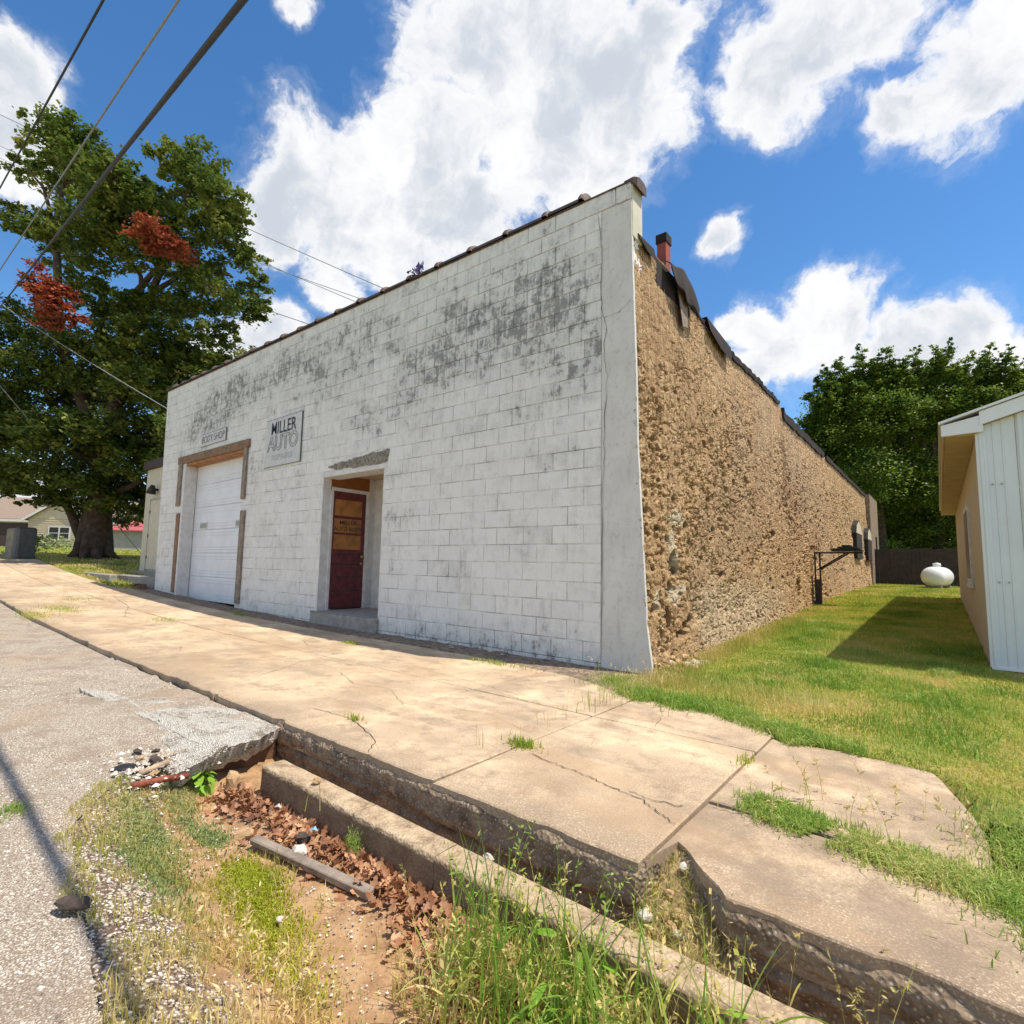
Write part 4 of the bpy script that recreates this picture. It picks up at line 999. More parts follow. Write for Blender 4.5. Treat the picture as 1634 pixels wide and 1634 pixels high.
# ------------------------------------------------------------------ distant left: house, shed, cabinet
def zg(x, y): return float(H(np.float64(x), np.float64(y)))
def house():
    # local frame: u along the front, v depth; placed at about 50 m
    O = Vector((-59.3, 4.2, 0)); O.z = zg(-59, 4) - .15
    U_ = Vector((.62, .78, 0)).normalized(); V_ = Vector((-.78, .62, 0)).normalized()
    h = empty('house', O, 'beige sided house with brown shingle roof and front gable, left of the big tree', 'house')
    h.rotation_euler = (0, 0, math.atan2(U_.y, U_.x))
    L = lambda mb, n, m, par=None, **p: mb.build(n, m, par or h, **p)
    L(MB().box(-9, 6.4, 1.2, 8, 0, 2.7), 'wall', M['housew'])
    g = MB(); g.v = [(0, 0, 0), (4.6, 0, 0), (4.6, 0, 2.7), (2.3, 0, 4.3), (0, 0, 2.7), (0, 3, 0), (4.6, 3, 0), (4.6, 3, 2.7), (2.3, 3, 4.3), (0, 3, 2.7)]
    g.f = [(0, 1, 2, 3, 4), (5, 9, 8, 7, 6), (0, 4, 9, 5), (1, 6, 7, 2), (2, 7, 8, 3), (3, 8, 9, 4)]; L(g, 'gable_wall', M['housew'])
    for k in range(14):
        z = .18 + k * .19; L(MB().box(.01, 4.59, -.02, -.001, z, z + .02), 'siding_line', M['shingle'])
    r = MB(); r.v = [(-9.3, .9, 2.65), (6.9, .9, 2.65), (6.9, 4.6, 4.9), (-9.3, 4.6, 4.9), (-9.3, 8.3, 2.65), (6.9, 8.3, 2.65)]; r.f = [(0, 1, 2, 3), (3, 2, 5, 4), (0, 3, 4), (1, 5, 2)]
    rf = L(r, 'roof', M['shingle'])
    r = MB(); r.v = [(-.35, -.3, 2.5), (2.3, -.3, 4.42), (4.95, -.3, 2.5), (-.35, 4.4, 2.5), (2.3, 4.4, 4.42), (4.95, 4.4, 2.5), (-.35, -.3, 2.4), (2.3, -.3, 4.30), (4.95, -.3, 2.4)]; r.f = [(0, 1, 4, 3), (1, 2, 5, 4)]
    L(r, 'gable_roof', M['shingle'])
    f_ = MB(); f_.v = [(-.38, -.34, 2.36), (-.38, -.34, 2.58), (2.3, -.34, 4.52), (4.98, -.34, 2.58), (4.98, -.34, 2.36), (2.3, -.34, 4.27)]; f_.v += [(x, y + .06, z) for x, y, z in f_.v]
    f_.f = [(0, 1, 2, 5), (5, 2, 3, 4), (6, 11, 8, 7), (11, 10, 9, 8), (0, 6, 7, 1), (1, 7, 8, 2), (2, 8, 9, 3), (0, 5, 11, 6), (5, 4, 10, 11)]; L(f_, 'fascia', M['white_paint'])
    wf = L(MB().box(1.55, 3.25, -.06, -.005, .85, 2.05), 'window', M['white_paint'])
    for (a, b_) in ((1.66, 2.34), (2.46, 3.14)):
        for (c_, d_) in ((.95, 1.42), (1.50, 1.95)): MB().box(a, b_, -.075, -.055, c_, d_).build('pane', M['dark_glass'], wf)
    L(MB().box(-9.3, 0, .85, 1.1, 2.4, 2.62).box(4.6, 6.9, .85, 1.1, 2.4, 2.62), 'porch_fascia', M['white_paint'])
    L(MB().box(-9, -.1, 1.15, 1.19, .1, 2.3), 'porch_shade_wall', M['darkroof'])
house()
shd = empty('shed', (-50.5, 9.7, zg(-50.5, 9.7)), 'small grey shed with red metal roof right of the big tree', 'shed'); shd.rotation_euler = (0, 0, 1.0)
MB().box(-1.6, 2.8, 0, 3, 0, 1.75).build('wall', M['greyw'], shd); MB().box(.5, 1.5, -.03, -.002, .05, 1.5).build('door', M['annexw'], shd)
r = MB(); r.v = [(-2.0, -.4, 1.7), (3.2, -.4, 1.7), (3.2, 1.5, 2.7), (-.6, 1.5, 2.7), (3.2, 3.4, 1.7), (-2.0, 3.4, 1.7), (-2.0, -.4, 1.62), (3.2, -.4, 1.62)]; r.f = [(0, 1, 2, 3), (3, 2, 4, 5), (0, 3, 5), (0, 6, 7, 1), (1, 4, 2)]
r.build('roof', M['redroof'], shd)
cb = empty('utility_cabinet', (-24.9, -1.0, zg(-24.9, -1.0)), 'tan and grey upright utility cabinet on the grass in front of the house', 'cabinet'); cb.rotation_euler = (0, 0, .28)
MB().bbox(-.42, .12, -.3, .3, -.1, 1.06, .05).build('cabinet_body', M['boxl'], cb); MB().bbox(.125, .40, -.31, .31, -.1, 1.10, .06).build('cabinet_dark_side', M['boxd'], cb)  # dark grey slab forms the right side of the box

# ------------------------------------------------------------------ white metal building on the right
wb = empty('white_building', (2.57, 2.45, 0), 'small white metal-sided building with tan side wall at the right edge', 'building')
wb.rotation_euler = (0, 0, .0062)
def wbp(mb, name, m, parent=None, smooth=False, **p):
    return mb.build(name, m, parent or wb, smooth, **p)
LN = 9.9; EH = 2.40
zf_ = lambda x: EH + x * .31
wbp(MB().box(.02, 8, .03, LN, -.25, .02), 'foundation', M['found'])
bd = MB(); bd.v = [(0.0, .03, .0), (0.0, LN, .0), (0.0, LN, EH), (0.0, .03, EH), (.12, .03, .0), (.12, LN, .0), (.12, LN, EH), (.12, .03, EH)]; bd.f = [(0, 1, 2, 3), (4, 7, 6, 5), (0, 4, 5, 1), (1, 5, 6, 2), (2, 6, 7, 3), (3, 7, 4, 0)]
wbp(bd, 'side_wall', M['beige'])
fwp = None
for k in range(14):                                       # ribbed metal sheets, each its own panel
    x0 = k * .30; x1 = x0 + .297; pr = [(0, 0), (.02, -.022), (.045, -.022), (.065, 0), (.12, 0), (.125, -.008), (.135, -.008), (.14, 0), (.19, 0), (.195, -.008), (.205, -.008), (.21, 0), (.297, 0)]
    mb = MB()
    for (dx, dy) in pr: mb.v += [(x0 + dx, dy, .0), (x0 + dx, dy, zf_(x0 + dx) + .07)]
    for i in range(len(pr) - 1): mb.f.append((2 * i, 2 * i + 2, 2 * i + 3, 2 * i + 1))
    o = wbp(mb, 'siding_panel', M['siding'])
    for z in (.85, 1.85):
        if z < 2: MB().tube([(x0 + .10, .0, z), (x0 + .10, -.012, z)], .010, 6).tube([(x0 + .17, .0, z), (x0 + .17, -.012, z)], .010, 6).build('screw', M['greyw'], o)
wbp(MB().bbox(-.012, .075, -.014, .02, .0, EH + .02, .003), 'corner_trim', M['siding'])
wbp(MB().box(.0, 4.2, -.02, .02, -.02, .012), 'base_trim', M['trimw'])
OV = -.275
sf = MB().box(OV + .02, -.002, -.04, LN + .2, EH - .005, EH + .012); wbp(sf, 'soffit', M['soffit'])
sl_ = None
for k in range(100):
    if sl_ is None: sl_ = wbp(MB().bbox(OV + .025, -.005, 0, .088, EH - .0155, EH - .0055, .003), 'soffit_slat', M['soffit']); o = sl_
    else: o = clone(sl_)
    o.location = (0, -.03 + k * .1, 0)
wbp(MB().bbox(OV, OV + .02, -.06, LN + .25, EH - .01, EH + .13, .003), 'gutter_fascia', M['soffit'])
# return box and rake board on the gable end
rb = MB(); rb.v = [(OV - .01, -.075, EH - .012), (.055, -.075, EH - .0), (.055, -.075, EH + .175), (OV - .01, -.075, EH + .105)]; rb.v += [(x, -.035, z) for x, y, z in rb.v]
rb.f = [(0, 1, 2, 3), (4, 7, 6, 5), (0, 4, 5, 1), (1, 5, 6, 2), (2, 6, 7, 3), (3, 7, 4, 0)]; wbp(rb, 'eave_return', M['trimw'])
rk = MB(); a_, b_ = .03, 4.3
rk.v = [(a_, -.085, zf_(a_) + .06), (b_, -.085, zf_(b_) + .06), (b_, -.085, zf_(b_) + .20), (a_, -.085, zf_(a_) + .20)]; rk.v += [(x, -.04, z) for x, y, z in rk.v]; rk.f = list(rb.f); wbp(rk, 'rake_board', M['trimw'])
rk = MB(); rk.v = [(.06, -.04, zf_(.06) + .055), (b_, -.04, zf_(b_) + .055), (b_, .0, zf_(b_) + .055), (.06, .0, zf_(.06) + .055)]; rk.f = [(0, 1, 2, 3)]; wbp(rk, 'rake_soffit', M['soffit'])
rf = MB(); rf.v = [(OV - .03, -.11, EH + .115), (b_, -.11, zf_(b_) + .22), (b_, LN + .3, zf_(b_) + .22), (OV - .03, LN + .3, EH + .115)]; rf.v += [(x, y, z + .025) for x, y, z in rf.v]
rf.f = list(rb.f); wbp(rf, 'roof', M['trimw'])
wbp(MB().box(4.2, 8.0, .03, LN, .0, 3.7).box(0, 8, LN - .02, LN + .02, 0, 2.4), 'rear_walls', M['siding'])
wf = wbp(MB().bbox(-.03, .005, 2.55, 3.75, .78, 1.92, .004), 'window', M['white_paint']); MB().box(-.034, -.030, 2.63, 3.67, .86, 1.84).build('pane', M['dark_glass'], wf)
MB().bbox(-.045, -.005, 2.5, 3.8, .73, .785, .003).build('sill', M['white_paint'], wf)

# ------------------------------------------------------------------ fence, tank, jib arm
fe = empty('wood_fence', (1.2, 21.6, .40), 'tall dark board fence closing the yard behind the propane tank', 'fence')
bm0 = None; k = 0; x = -4.6
while x < 3.6:
    if bm0 is None: bm0 = MB().bbox(0, .134, -.01, .01, -.1, 1.45, .002).build('board', M['fence_wood'], fe); o = bm0
    else: o = clone(bm0)
    o.location = (x, random.uniform(-.012, .012), 0); o.scale = (1, 1, random.uniform(.985, 1.02)); x += .136
MB().box(-4.6, 3.7, .015, .055, .2, .29).box(-4.6, 3.7, .015, .055, 1.1, 1.19).build('rail', M['fence_wood'], fe)
tk = empty('propane_tank', (2.02, 19.1, zg(2.0, 19.1)), 'white propane tank standing on the grass by the board fence', 'tank'); tk.rotation_euler = (0, 0, -.27); tk.scale = (.80, .80, .80)
def lathe(prof_, axis='y', n=28):
    mb = MB(); m_ = len(prof_)
    for (t, r) in prof_:
        for k in range(n):
            a = 2 * math.pi * k / n
            mb.v.append((r * math.cos(a), t, r * math.sin(a)) if axis == 'y' else (r * math.cos(a), r * math.sin(a), t))
    for i in range(m_ - 1):
        for k in range(n): mb.f.append((i * n + k, i * n + (k + 1) % n, (i + 1) * n + (k + 1) % n, (i + 1) * n + k))
    mb.f.append(tuple(range(n))); mb.f.append(tuple((m_ - 1) * n + k for k in range(n))); return mb
pr = [(-.88 + .33 * (1 - math.cos(t)), .43 * math.sin(t)) for t in np.linspace(.05, math.pi / 2, 8)]; pr += [(-p, r) for p, r in pr[::-1]]
lathe(pr).build('tank_shell', M['tank'], tk, True).location = (0, 0, .52)
lathe([(.90, .15), (1.08, .15), (1.10, .14), (1.11, .10)], 'z', 18).build('dome', M['tank'], tk, True)
MB().tube([(.0, 0, 1.10), (.0, 0, 1.15)], .06, 10).tube([(-.43, -.2, .52), (-.47, -.2, .52)], .05, 10).build('valve', M['greyw'], tk, True)
MB().bbox(-.3, .3, -.6, -.45, -.05, .16, .01).build('leg', M['found'], tk); MB().bbox(-.3, .3, .45, .6, -.05, .16, .01).build('leg', M['found'], tk)
jb = empty('jib_arm', (.06, 8.5, .24), 'black steel jib arm on a post beside the tan side wall', 'bracket')
J = lambda mb, n, m=M['darkmetal']: mb.build(n, m, jb)
J(MB().bbox(-.05, .075, -.05, .05, -.15, .50, .004), 'post', M['rust_dark'] if 'rust_dark' in M else M['rockd'])
J(MB().bbox(-.05, -.02, -.02, .02, .50, 1.10, .003).bbox(.045, .075, -.02, .02, .50, 1.10, .003), 'upright')
J(MB().bbox(-.05, .86, -.02, .02, 1.065, 1.10, .003), 'arm')
J(MB().tube([(.0, 0, .70), (.56, 0, 1.08)], .016, 6).tube([(.05, 0, .70), (.62, 0, 1.08)], .016, 6), 'brace')
for (x0, x1, z, t) in ((.30, .86, 1.11, .025), (.28, .82, 1.145, .03), (.42, .78, 1.18, .03), (.50, .66, 1.215, .03)): J(MB().bbox(x0, x1, -.16, .16, z, z + t, .004), 'plate')
J(MB().bbox(-.20, -.02, -.012, .012, 1.22, 1.24, .002).tube([(-.045, 0, 1.1), (-.045, 0, 1.22)], .008, 6), 'bracket_bar')

# ------------------------------------------------------------------ wires
def wire(p, q, r, sag, m, label, n=24):
    p = Vector(p); q = Vector(q); pts = []
    for k in range(n + 1):
        t = k / n; v = p.lerp(q, t); v.z -= sag * 4 * t * (1 - t); pts.append(v)
    return MB().tube(pts, r, 6).build('overhead_wire', m, None, True, label=label, category='wire')
def ext(a, b, k0, k1):
    a = Vector(a); b = Vector(b); d = b - a; return a - d * k0, b + d * k1
a, b2 = ext((-1.43, -3.47, 4.9), (-33.79, -1.48, 13.26), .12, .12); wire(a, b2, .025, 0, M['wire'], 'thickest black cable crossing the upper left sky')
a, b2 = ext((-8.38, -3.06, 10.34), (-20.69, -3.03, 12.64), .3, 1.0); wire(a, b2, .020, 0, M['wire'], 'twisted black cable at the far upper left')
# ------------------------------------------------------------------ foliage helpers
def tree_limbs(name, lines, m, parent):
    mb = MB()
    for pts, r0, r1 in lines:
        P = [Vector(p) for p in pts]; Q = [P[0]]
        for a, c in zip(P[:-1], P[1:]):
            for t in (.34, .67, 1.0): Q.append(a.lerp(c, t) + Vector([random.uniform(-.05, .05) for _ in range(3)]) * (a - c).length * .3)
        n = len(Q); mb.tube(Q, [r0 + (r1 - r0) * (i / (n - 1)) ** .8 for i in range(n)], 9)
    return mb.build(name, m, parent, True)
def leaves(name, clusters, dens, size, m, parent, seed, flat=.0, nsub=26, spread=.30, drop=.8, **props):
    """clusters (k,4): centre and radius; leaves gather in small tufts on each mass"""
    r = np.random.RandomState(seed); C = []; 
    for (x, y, z, R_) in clusters:
        ns = max(5, int(nsub * R_ * R_)); d = r.randn(ns, 3); d /= np.linalg.norm(d, axis=1)[:, None]
        rad = R_ * (.25 + .70 * r.rand(ns) ** .5)
        sub = np.array([x, y, z]) + d * rad[:, None] * np.array([1, 1, drop])
        nl = int(dens * R_ * R_ / ns)
        for s_ in sub:
            k = max(4, int(nl * r.uniform(.4, 1.6))); q = r.randn(k, 3) * np.array([1, 1, .55]) * spread * R_ * r.uniform(.5, 1.0)
            C.append(s_ + q)
    C = np.vstack(C); n = len(C)
    a = r.rand(n) * 2 * np.pi; tilt = r.uniform(-.9, .9, n); roll = r.uniform(-.6, .6, n)
    u = np.stack([np.cos(a) * np.cos(tilt), np.sin(a) * np.cos(tilt), np.sin(tilt)], -1)
    w_ = np.stack([-np.sin(a), np.cos(a), roll], -1); w_ /= np.linalg.norm(w_, axis=1)[:, None]
    s_ = size * r.uniform(.6, 1.35, n)[:, None]
    V = np.stack([C - u * s_ * .5, C + w_ * s_ * .42, C + u * s_ * .6, C - w_ * s_ * .42], 1).reshape(-1, 3)
    F = np.arange(4 * n).reshape(-1, 4)
    me = bigmesh(name, V, F, False, None, {'rnd': r.rand(n)})
    return pobj(name, me, m, parent, **props)
# ------------------------------------------------------------------ big maple
MAPLE = [(-24.82, -1.3, 17.89, 1.07), (-24.98, -0.47, 17.99, 1.18), (-23.93, -1.97, 16.18, 0.62), (-23.47, -0.26, 16.39, 1.13), (-27.99, -1.71, 17.54, 0.66), (-26.6, -0.48, 16.9, 1.04), (-20.73, -0.16, 14.38, 0.92), (-20.55, 0.44, 14.78, 0.8), (-18.65, 0.97, 15.18, 0.72), (-19.84, 2.29, 16.23, 1.04), (-17.24, 2.15, 13.91, 0.85), (-19.16, 3.17, 14.45, 0.79), (-21.3, 2.41, 16.18, 0.93), (-18.89, 2.38, 13.65, 0.91), (-22.23, 1.87, 15.73, 0.63), (-26.45, -1.98, 14.71, 0.72), (-22.4, -1.91, 12.43, 0.76), (-24.94, -0.89, 14.26, 0.92), (-22.1, -0.35, 13.63, 1.09), (-22.05, 0.58, 14.25, 1.13), (-20.48, 1.09, 13.86, 0.95), (-25.51, -0.42, 13.5, 0.94), (-22.93, 0.2, 12.83, 1.11), (-20.22, 0.75, 11.97, 0.83), (-20.71, 2.67, 12.81, 1.17), (-20.65, 4.02, 14.13, 0.91), (-17.76, 3.65, 12.34, 0.58), (-17.3, 3.65, 11.18, 0.56), (-19.58, 2.82, 11.19, 1.1), (-21.2, 4.78, 12.25, 1.05), (-20.83, 5.37, 11.94, 0.56), (-24.66, 0.37, 11.77, 1.09), (-25.09, 1.48, 11.53, 0.99), (-22.93, 2.86, 11.71, 0.81), (-19.31, 3.16, 9.71, 0.78), (-18.67, 1.97, 9.22, 0.68), (-27.02, -1.51, 10.51, 1.09), (-25.47, -0.69, 9.32, 1.17), (-23.1, 0.01, 9.34, 1.12), (-21.2, 0.75, 9.1, 1.08), (-21.28, 1.78, 9.36, 1.38), (-20.89, 2.57, 8.76, 0.9), (-19.27, 2.76, 7.83, 0.71), (-19.12, 2.95, 8.46, 0.62), (-25.67, -1.31, 8.0, 1.39), (-26.99, 0.06, 8.42, 1.52), (-24.13, 0.75, 8.01, 1.43), (-21.24, 1.27, 7.57, 1.34), (-20.23, 2.16, 6.87, 0.95), (-25.94, -1.3, 6.02, 1.39), (-23.25, -0.59, 5.52, 1.31), (-22.13, 0.27, 5.78, 1.08), (-22.53, 1.87, 5.93, 1.16), (-23.82, -1.6, 4.0, 1.14), (-25.45, -0.46, 3.96, 1.12), (-23.56, 0.35, 3.78, 1.09), (-24.53, 1.7, 3.91, 1.05), (-23.97, 2.48, 3.29, 0.95), (-23.25, 2.45, 5.36, 1.05), (-26.18, 0.33, 3.2, 0.68), (-22.18, 1.46, 4.55, 0.97), (-28.38, -2.39, 9.34, 1.56), (-26.3, -2.35, 6.34, 1.69), (-28.16, -2.19, 4.6, 1.53), (-22.82, 0.83, 3.05, 0.58), (-27.56, -2.8, 6.95, 1.98), (-18.68, 2.25, 5.45, 1.13), (-19.88, 2.53, 4.48, 1.18), (-22.98, 4.1, 7.88, 1.11)]
RED = [(-18.13, 0.84, 11.97, 0.69), (-17.71, 1.22, 11.68, 0.52), (-18.42, 0.62, 11.81, 0.39), (-21.59, -1.7, 9.73, 0.52), (-21.17, -1.31, 9.31, 0.65), (-21.8, -1.94, 10.22, 0.39), (-20.94, -1.2, 9.92, 0.43), (-20.64, -0.86, 9.17, 0.3), (-21.58, -1.8, 10.55, 0.35)]
mp = empty('maple_tree', (-24.9, 1.2, zg(-24.9, 1.2)), 'huge dark green maple with two red leaf clusters left of the shop', 'tree')
LIMB = [([(-24.9, 1.25, .6), (-24.6, 1.15, 2.6), (-24.07, 1.14, 4.18), (-23.73, 1.19, 5.96), (-23.59, 1.14, 7.23), (-23.33, 1.09, 9.26), (-22.73, 1.29, 11.55), (-22.2, 1.62, 12.32), (-20.95, 2.45, 13.86)], .50, .06),
 ([(-24.2, 1.12, 4.2), (-24.61, .3, 7.2), (-25.11, -.36, 9.21), (-25.16, -.69, 11.49), (-25.13, -.95, 13.76), (-24.92, -.98, 15.28), (-24.35, -.71, 17.2)], .30, .05),
 ([(-23.38, 1.18, 8.24), (-22.47, 1.59, 10.79), (-22.5, 1.38, 12.31), (-22.95, .91, 13.06)], .16, .05), ([(-23.14, 1.25, 9.26), (-22.02, 1.8, 12.07), (-21.33, 2.1, 14.11), (-20.86, 2.29, 15.63), (-20.23, 2.7, 16.41)], .18, .04),
 ([(-22.24, 1.69, 11.56), (-21.01, 2.56, 12.6), (-19.64, 3.71, 12.38)], .12, .04), ([(-23.87, 1.3, 4.19), (-24.91, .32, 5.18), (-26.07, -.68, 5.65)], .22, .08), ([(-23.72, 1.29, 5.2), (-22.69, 2.0, 6.24), (-21.66, 2.71, 7.28)], .2, .06),
 ([(-25.05, -.89, 13.76), (-25.39, -1.42, 15.78), (-25.84, -1.89, 16.52)], .10, .03), ([(-25.1, .9, 1.6), (-25.7, .4, 3.0), (-26.6, -.3, 3.8)], .22, .08), ([(-24.5, 1.2, 3.4), (-23.6, 1.6, 3.6), (-22.6, 2.2, 4.1)], .22, .07)]
tl_ = tree_limbs('trunk', LIMB, M['bark'], mp); tl_.location = -Vector(mp.location)
fl = MB()
for k in range(9):
    a = 2 * math.pi * k / 9 + random.uniform(-.2, .2); L_ = random.uniform(.65, 1.0); c_ = Vector((-24.9, 1.22, 0)); g_ = zg(-24.9, 1.2)
    fl.tube([c_ + Vector((math.cos(a) * L_, math.sin(a) * L_, g_ - .1)), c_ + Vector((math.cos(a) * .52, math.sin(a) * .52, g_ + .22)), c_ + Vector((math.cos(a) * .40, math.sin(a) * .40, g_ + 1.1)), c_ + Vector((math.cos(a) * .28, math.sin(a) * .28, g_ + 2.3))], [.12, .19, .20, .16], 8)
fl.build('root_flare', M['bark'], mp, True).location = -Vector(mp.location)
MAPLE = [(x, y, z, r_ * (1.14 if z > 10 else 1.05)) for x, y, z, r_ in MAPLE] + [(-21.9, 1.7, 13.6, .9), (-21.4, 2.0, 11.0, 1.0), (-22.4, 1.2, 11.0, .9), (-20.6, 3.2, 15.2, .9), (-23.8, .2, 15.4, .8), (-26.5, -1.6, 3.7, .8), (-27.5, -2.3, 3.9, 1.0), (-25.0, -.7, 3.1, .7), (-28.6, -3.0, 4.2, 1.1)]
leaves('crown', MAPLE, 1550, .145, M['maple'], mp, 1, spread=.18, nsub=30, drop=.7, kind='stuff')
leaves('crown', [(x - .9, y + 2.2, z - .3, r_ * 1.1) for (x, y, z, r_) in MAPLE if z < 10.5 and x > -26.5], 800, .17, M['maple'], mp, 3, spread=.26, kind='stuff')
leaves('red_foliage', [(x + random.uniform(-.9, .9) * r_, y + random.uniform(-.9, .9) * r_, z + random.uniform(-.9, .9) * r_, r_ * random.uniform(.3, .7)) for x, y, z, r_ in RED for _q in range(5)], 2300, .125, M['red'], mp, 2, spread=.50, nsub=34, label='rust-red leaf cluster', kind='stuff')
# trees behind the fence
RTREE = [(-1.6, 26.18, 7.96, 1.76), (-0.27, 29.84, 8.88, 2.41), (1.62, 31.1, 9.22, 2.4), (3.49, 33.04, 9.36, 2.42), (5.28, 33.0, 9.74, 2.0), (-2.01, 27.71, 10.07, 1.36), (-0.44, 25.96, 9.65, 1.4), (0.99, 27.2, 9.38, 1.56), (2.46, 29.06, 9.92, 1.75), (4.17, 30.19, 9.89, 1.74), (5.88, 31.21, 10.48, 1.88), (-0.91, 26.45, 5.67, 1.89), (0.7, 30.19, 6.05, 2.36), (2.5, 29.59, 5.49, 1.91), (-0.63, 31.71, 3.86, 2.15), (1.32, 31.82, 3.1, 2.06), (2.92, 32.27, 3.43, 2.02), (-2.49, 28.3, 7.47, 1.38), (0.3, 28.78, 1.34, 1.29), (2.03, 34.05, 1.43, 1.43), (-0.96, 31.06, 1.7, 1.41), (7.56, 36.24, 10.49, 2.77), (-1.42, 28.22, 4.62, 1.33)]
SPRAY = [(-0.53, 26.81, 9.56, -0.47, 25.88, 12.11), (-0.05, 27.24, 9.26, 0.11, 26.44, 11.44), (-1.27, 26.2, 9.55, -1.47, 25.15, 11.4), (-1.55, 26.06, 8.9, -2.37, 24.54, 10.45), (-1.82, 25.91, 8.26, -2.79, 24.28, 9.81), (0.47, 27.61, 9.59, 0.69, 26.97, 10.99), (1.21, 28.22, 9.61, 1.64, 27.61, 12.01), (1.44, 28.45, 9.29, 1.07, 27.24, 11.31), (2.2, 29.02, 9.63, 2.39, 28.18, 12.34), (2.45, 29.22, 9.64, 2.93, 28.67, 11.98), (2.94, 29.63, 9.65, 3.65, 29.27, 11.84), (3.95, 30.4, 9.99, 4.52, 29.93, 12.27), (4.2, 30.61, 10.0, 5.29, 30.57, 12.19), (4.92, 31.24, 9.7, 5.75, 31.02, 11.58), (1.95, 28.82, 9.62, 2.03, 28.06, 11.02), (3.44, 30.03, 9.66, 3.35, 29.17, 10.74), (-2.09, 25.74, 7.94, -2.69, 24.5, 8.73), (-1.86, 25.97, 7.63, -2.86, 24.48, 7.79), (-1.89, 26.02, 6.99, -2.55, 24.89, 6.55), (5.42, 31.64, 9.71, 6.44, 31.56, 11.75), (-0.88, 26.48, 9.87, -1.14, 25.52, 10.63), (0.12, 27.25, 10.21, 0.49, 26.7, 11.76), (2.6, 29.27, 10.27, 2.54, 28.41, 11.5), (-1.41, 26.13, 9.22, -2.1, 24.7, 10.92)]
def rtree(cx, cy, sel, label, seed):
    t = empty('yard_tree', (cx, cy, .5), label, 'tree', 'trees behind the board fence')
    cl = [c for c in RTREE if sel(c[0])]; sps = [s_ for s_ in SPRAY if sel(s_[0])]
    top = [([(cx, cy, .3), (cx + .1, cy, 3), (cx, cy - .3, 6), (cx + .2, cy - .5, 9.2)], .3, .07)]
    for s_ in sps: top.append(([(cx, cy - .2, 5.5), s_[:3], s_[3:]], .10, .015))
    tree_limbs('trunk', top, M['bark'], t).location = -Vector(t.location)
    tuft = []
    rs = np.random.RandomState(seed)
    for s_ in sps:
        a_ = np.array(s_[:3]); b_ = np.array(s_[3:])
        for q in np.linspace(-.5, 1, 13): tuft.append((*(a_ + (b_ - a_) * q + rs.uniform(-.14, .14, 3)), .72 - .52 * max(0, q)))
        for w2 in range(3):
            c_ = b_ + np.array([rs.uniform(-.9, .9), rs.uniform(-.6, .6), rs.uniform(-1.2, -.2)]); st_ = a_ + (b_ - a_) * .1
            for q in np.linspace(0, 1, 8): tuft.append((*(st_ + (c_ - st_) * q + rs.uniform(-.08, .08, 3)), .50 - .34 * q))
    leaves('crown', [(c[0], c[1], c[2] - (.5 if c[2] > 8.5 else 0), c[3] * (.80 if c[2] > 8.5 else 1)) for c in cl], 2100, .115, M['elm'], t, seed, nsub=22, spread=.27, kind='stuff'); leaves('top_sprays', tuft, 2600, .095, M['elm'], t, seed + 1, nsub=20, spread=.32, drop=1.3, kind='stuff')
rtree(-.4, 29.8, lambda x: x < .6, 'left one of the feathery trees behind the fence, next to the tan wall', 5)
rtree(2.0, 31.5, lambda x: .6 <= x < 3.0, 'middle feathery tree rising above the propane tank and fence', 7)
rtree(5.0, 33.5, lambda x: x >= 3.0, 'right feathery tree showing over the white building roof', 9)
dkt = empty('thicket', (1.5, 36, .5), kind='stuff'); dkt['label'] = 'dense dark thicket of undergrowth filling in behind the board fence'; dkt['category'] = 'undergrowth'
leaves('foliage', [(-4 + k * 1.7, 36 + (k % 2), 1.6 + 2.2 * j, 1.9) for k in range(9) for j in range(4)], 420, .30, M['elm'], dkt, 24, spread=.4, kind='stuff')
bush = empty('hedge', (-33, 6, zg(-33, 6)), 'sunlit green hedge between the big tree and the red-roofed shed', 'bush')
leaves('foliage', [(-44 + k * .9, 12 + .7 * k * .6, 2.0 + .3 * math.sin(k * 2), 1.5) for k in range(7)] + [(-40, 10.5, 1.6, 1.2), (-42.5, 11, 2.7, 1.2), (-56, 18, 4, 3), (-52, 18, 4, 3)], 500, .22, M['maple'], bush, 21, kind='stuff')
bush2 = empty('shrub', (-30.5, 1.0, zg(-30.5, 1)), 'small yellow-green shrub at the left foot of the big tree', 'bush')
leaves('foliage', [(-31, .6, 1.6, .7), (-30.6, .2, 1.4, .45), (-32, 1.2, 1.5, .6)], 900, .13, M['clover'], bush2, 22, kind='stuff')
far = empty('tree_line', (-90, 60, 3), kind='stuff'); far['label'] = 'far line of trees on the horizon'; far['category'] = 'trees'
rs = np.random.RandomState(9); 
leaves('foliage', [(-110 + rs.uniform(-6, 6) + 0, -30 + 7 * k, 3.5 + rs.uniform(-1, 1), 4.5) for k in range(14)], 60, .9, M['elm'], far, 23, kind='stuff')

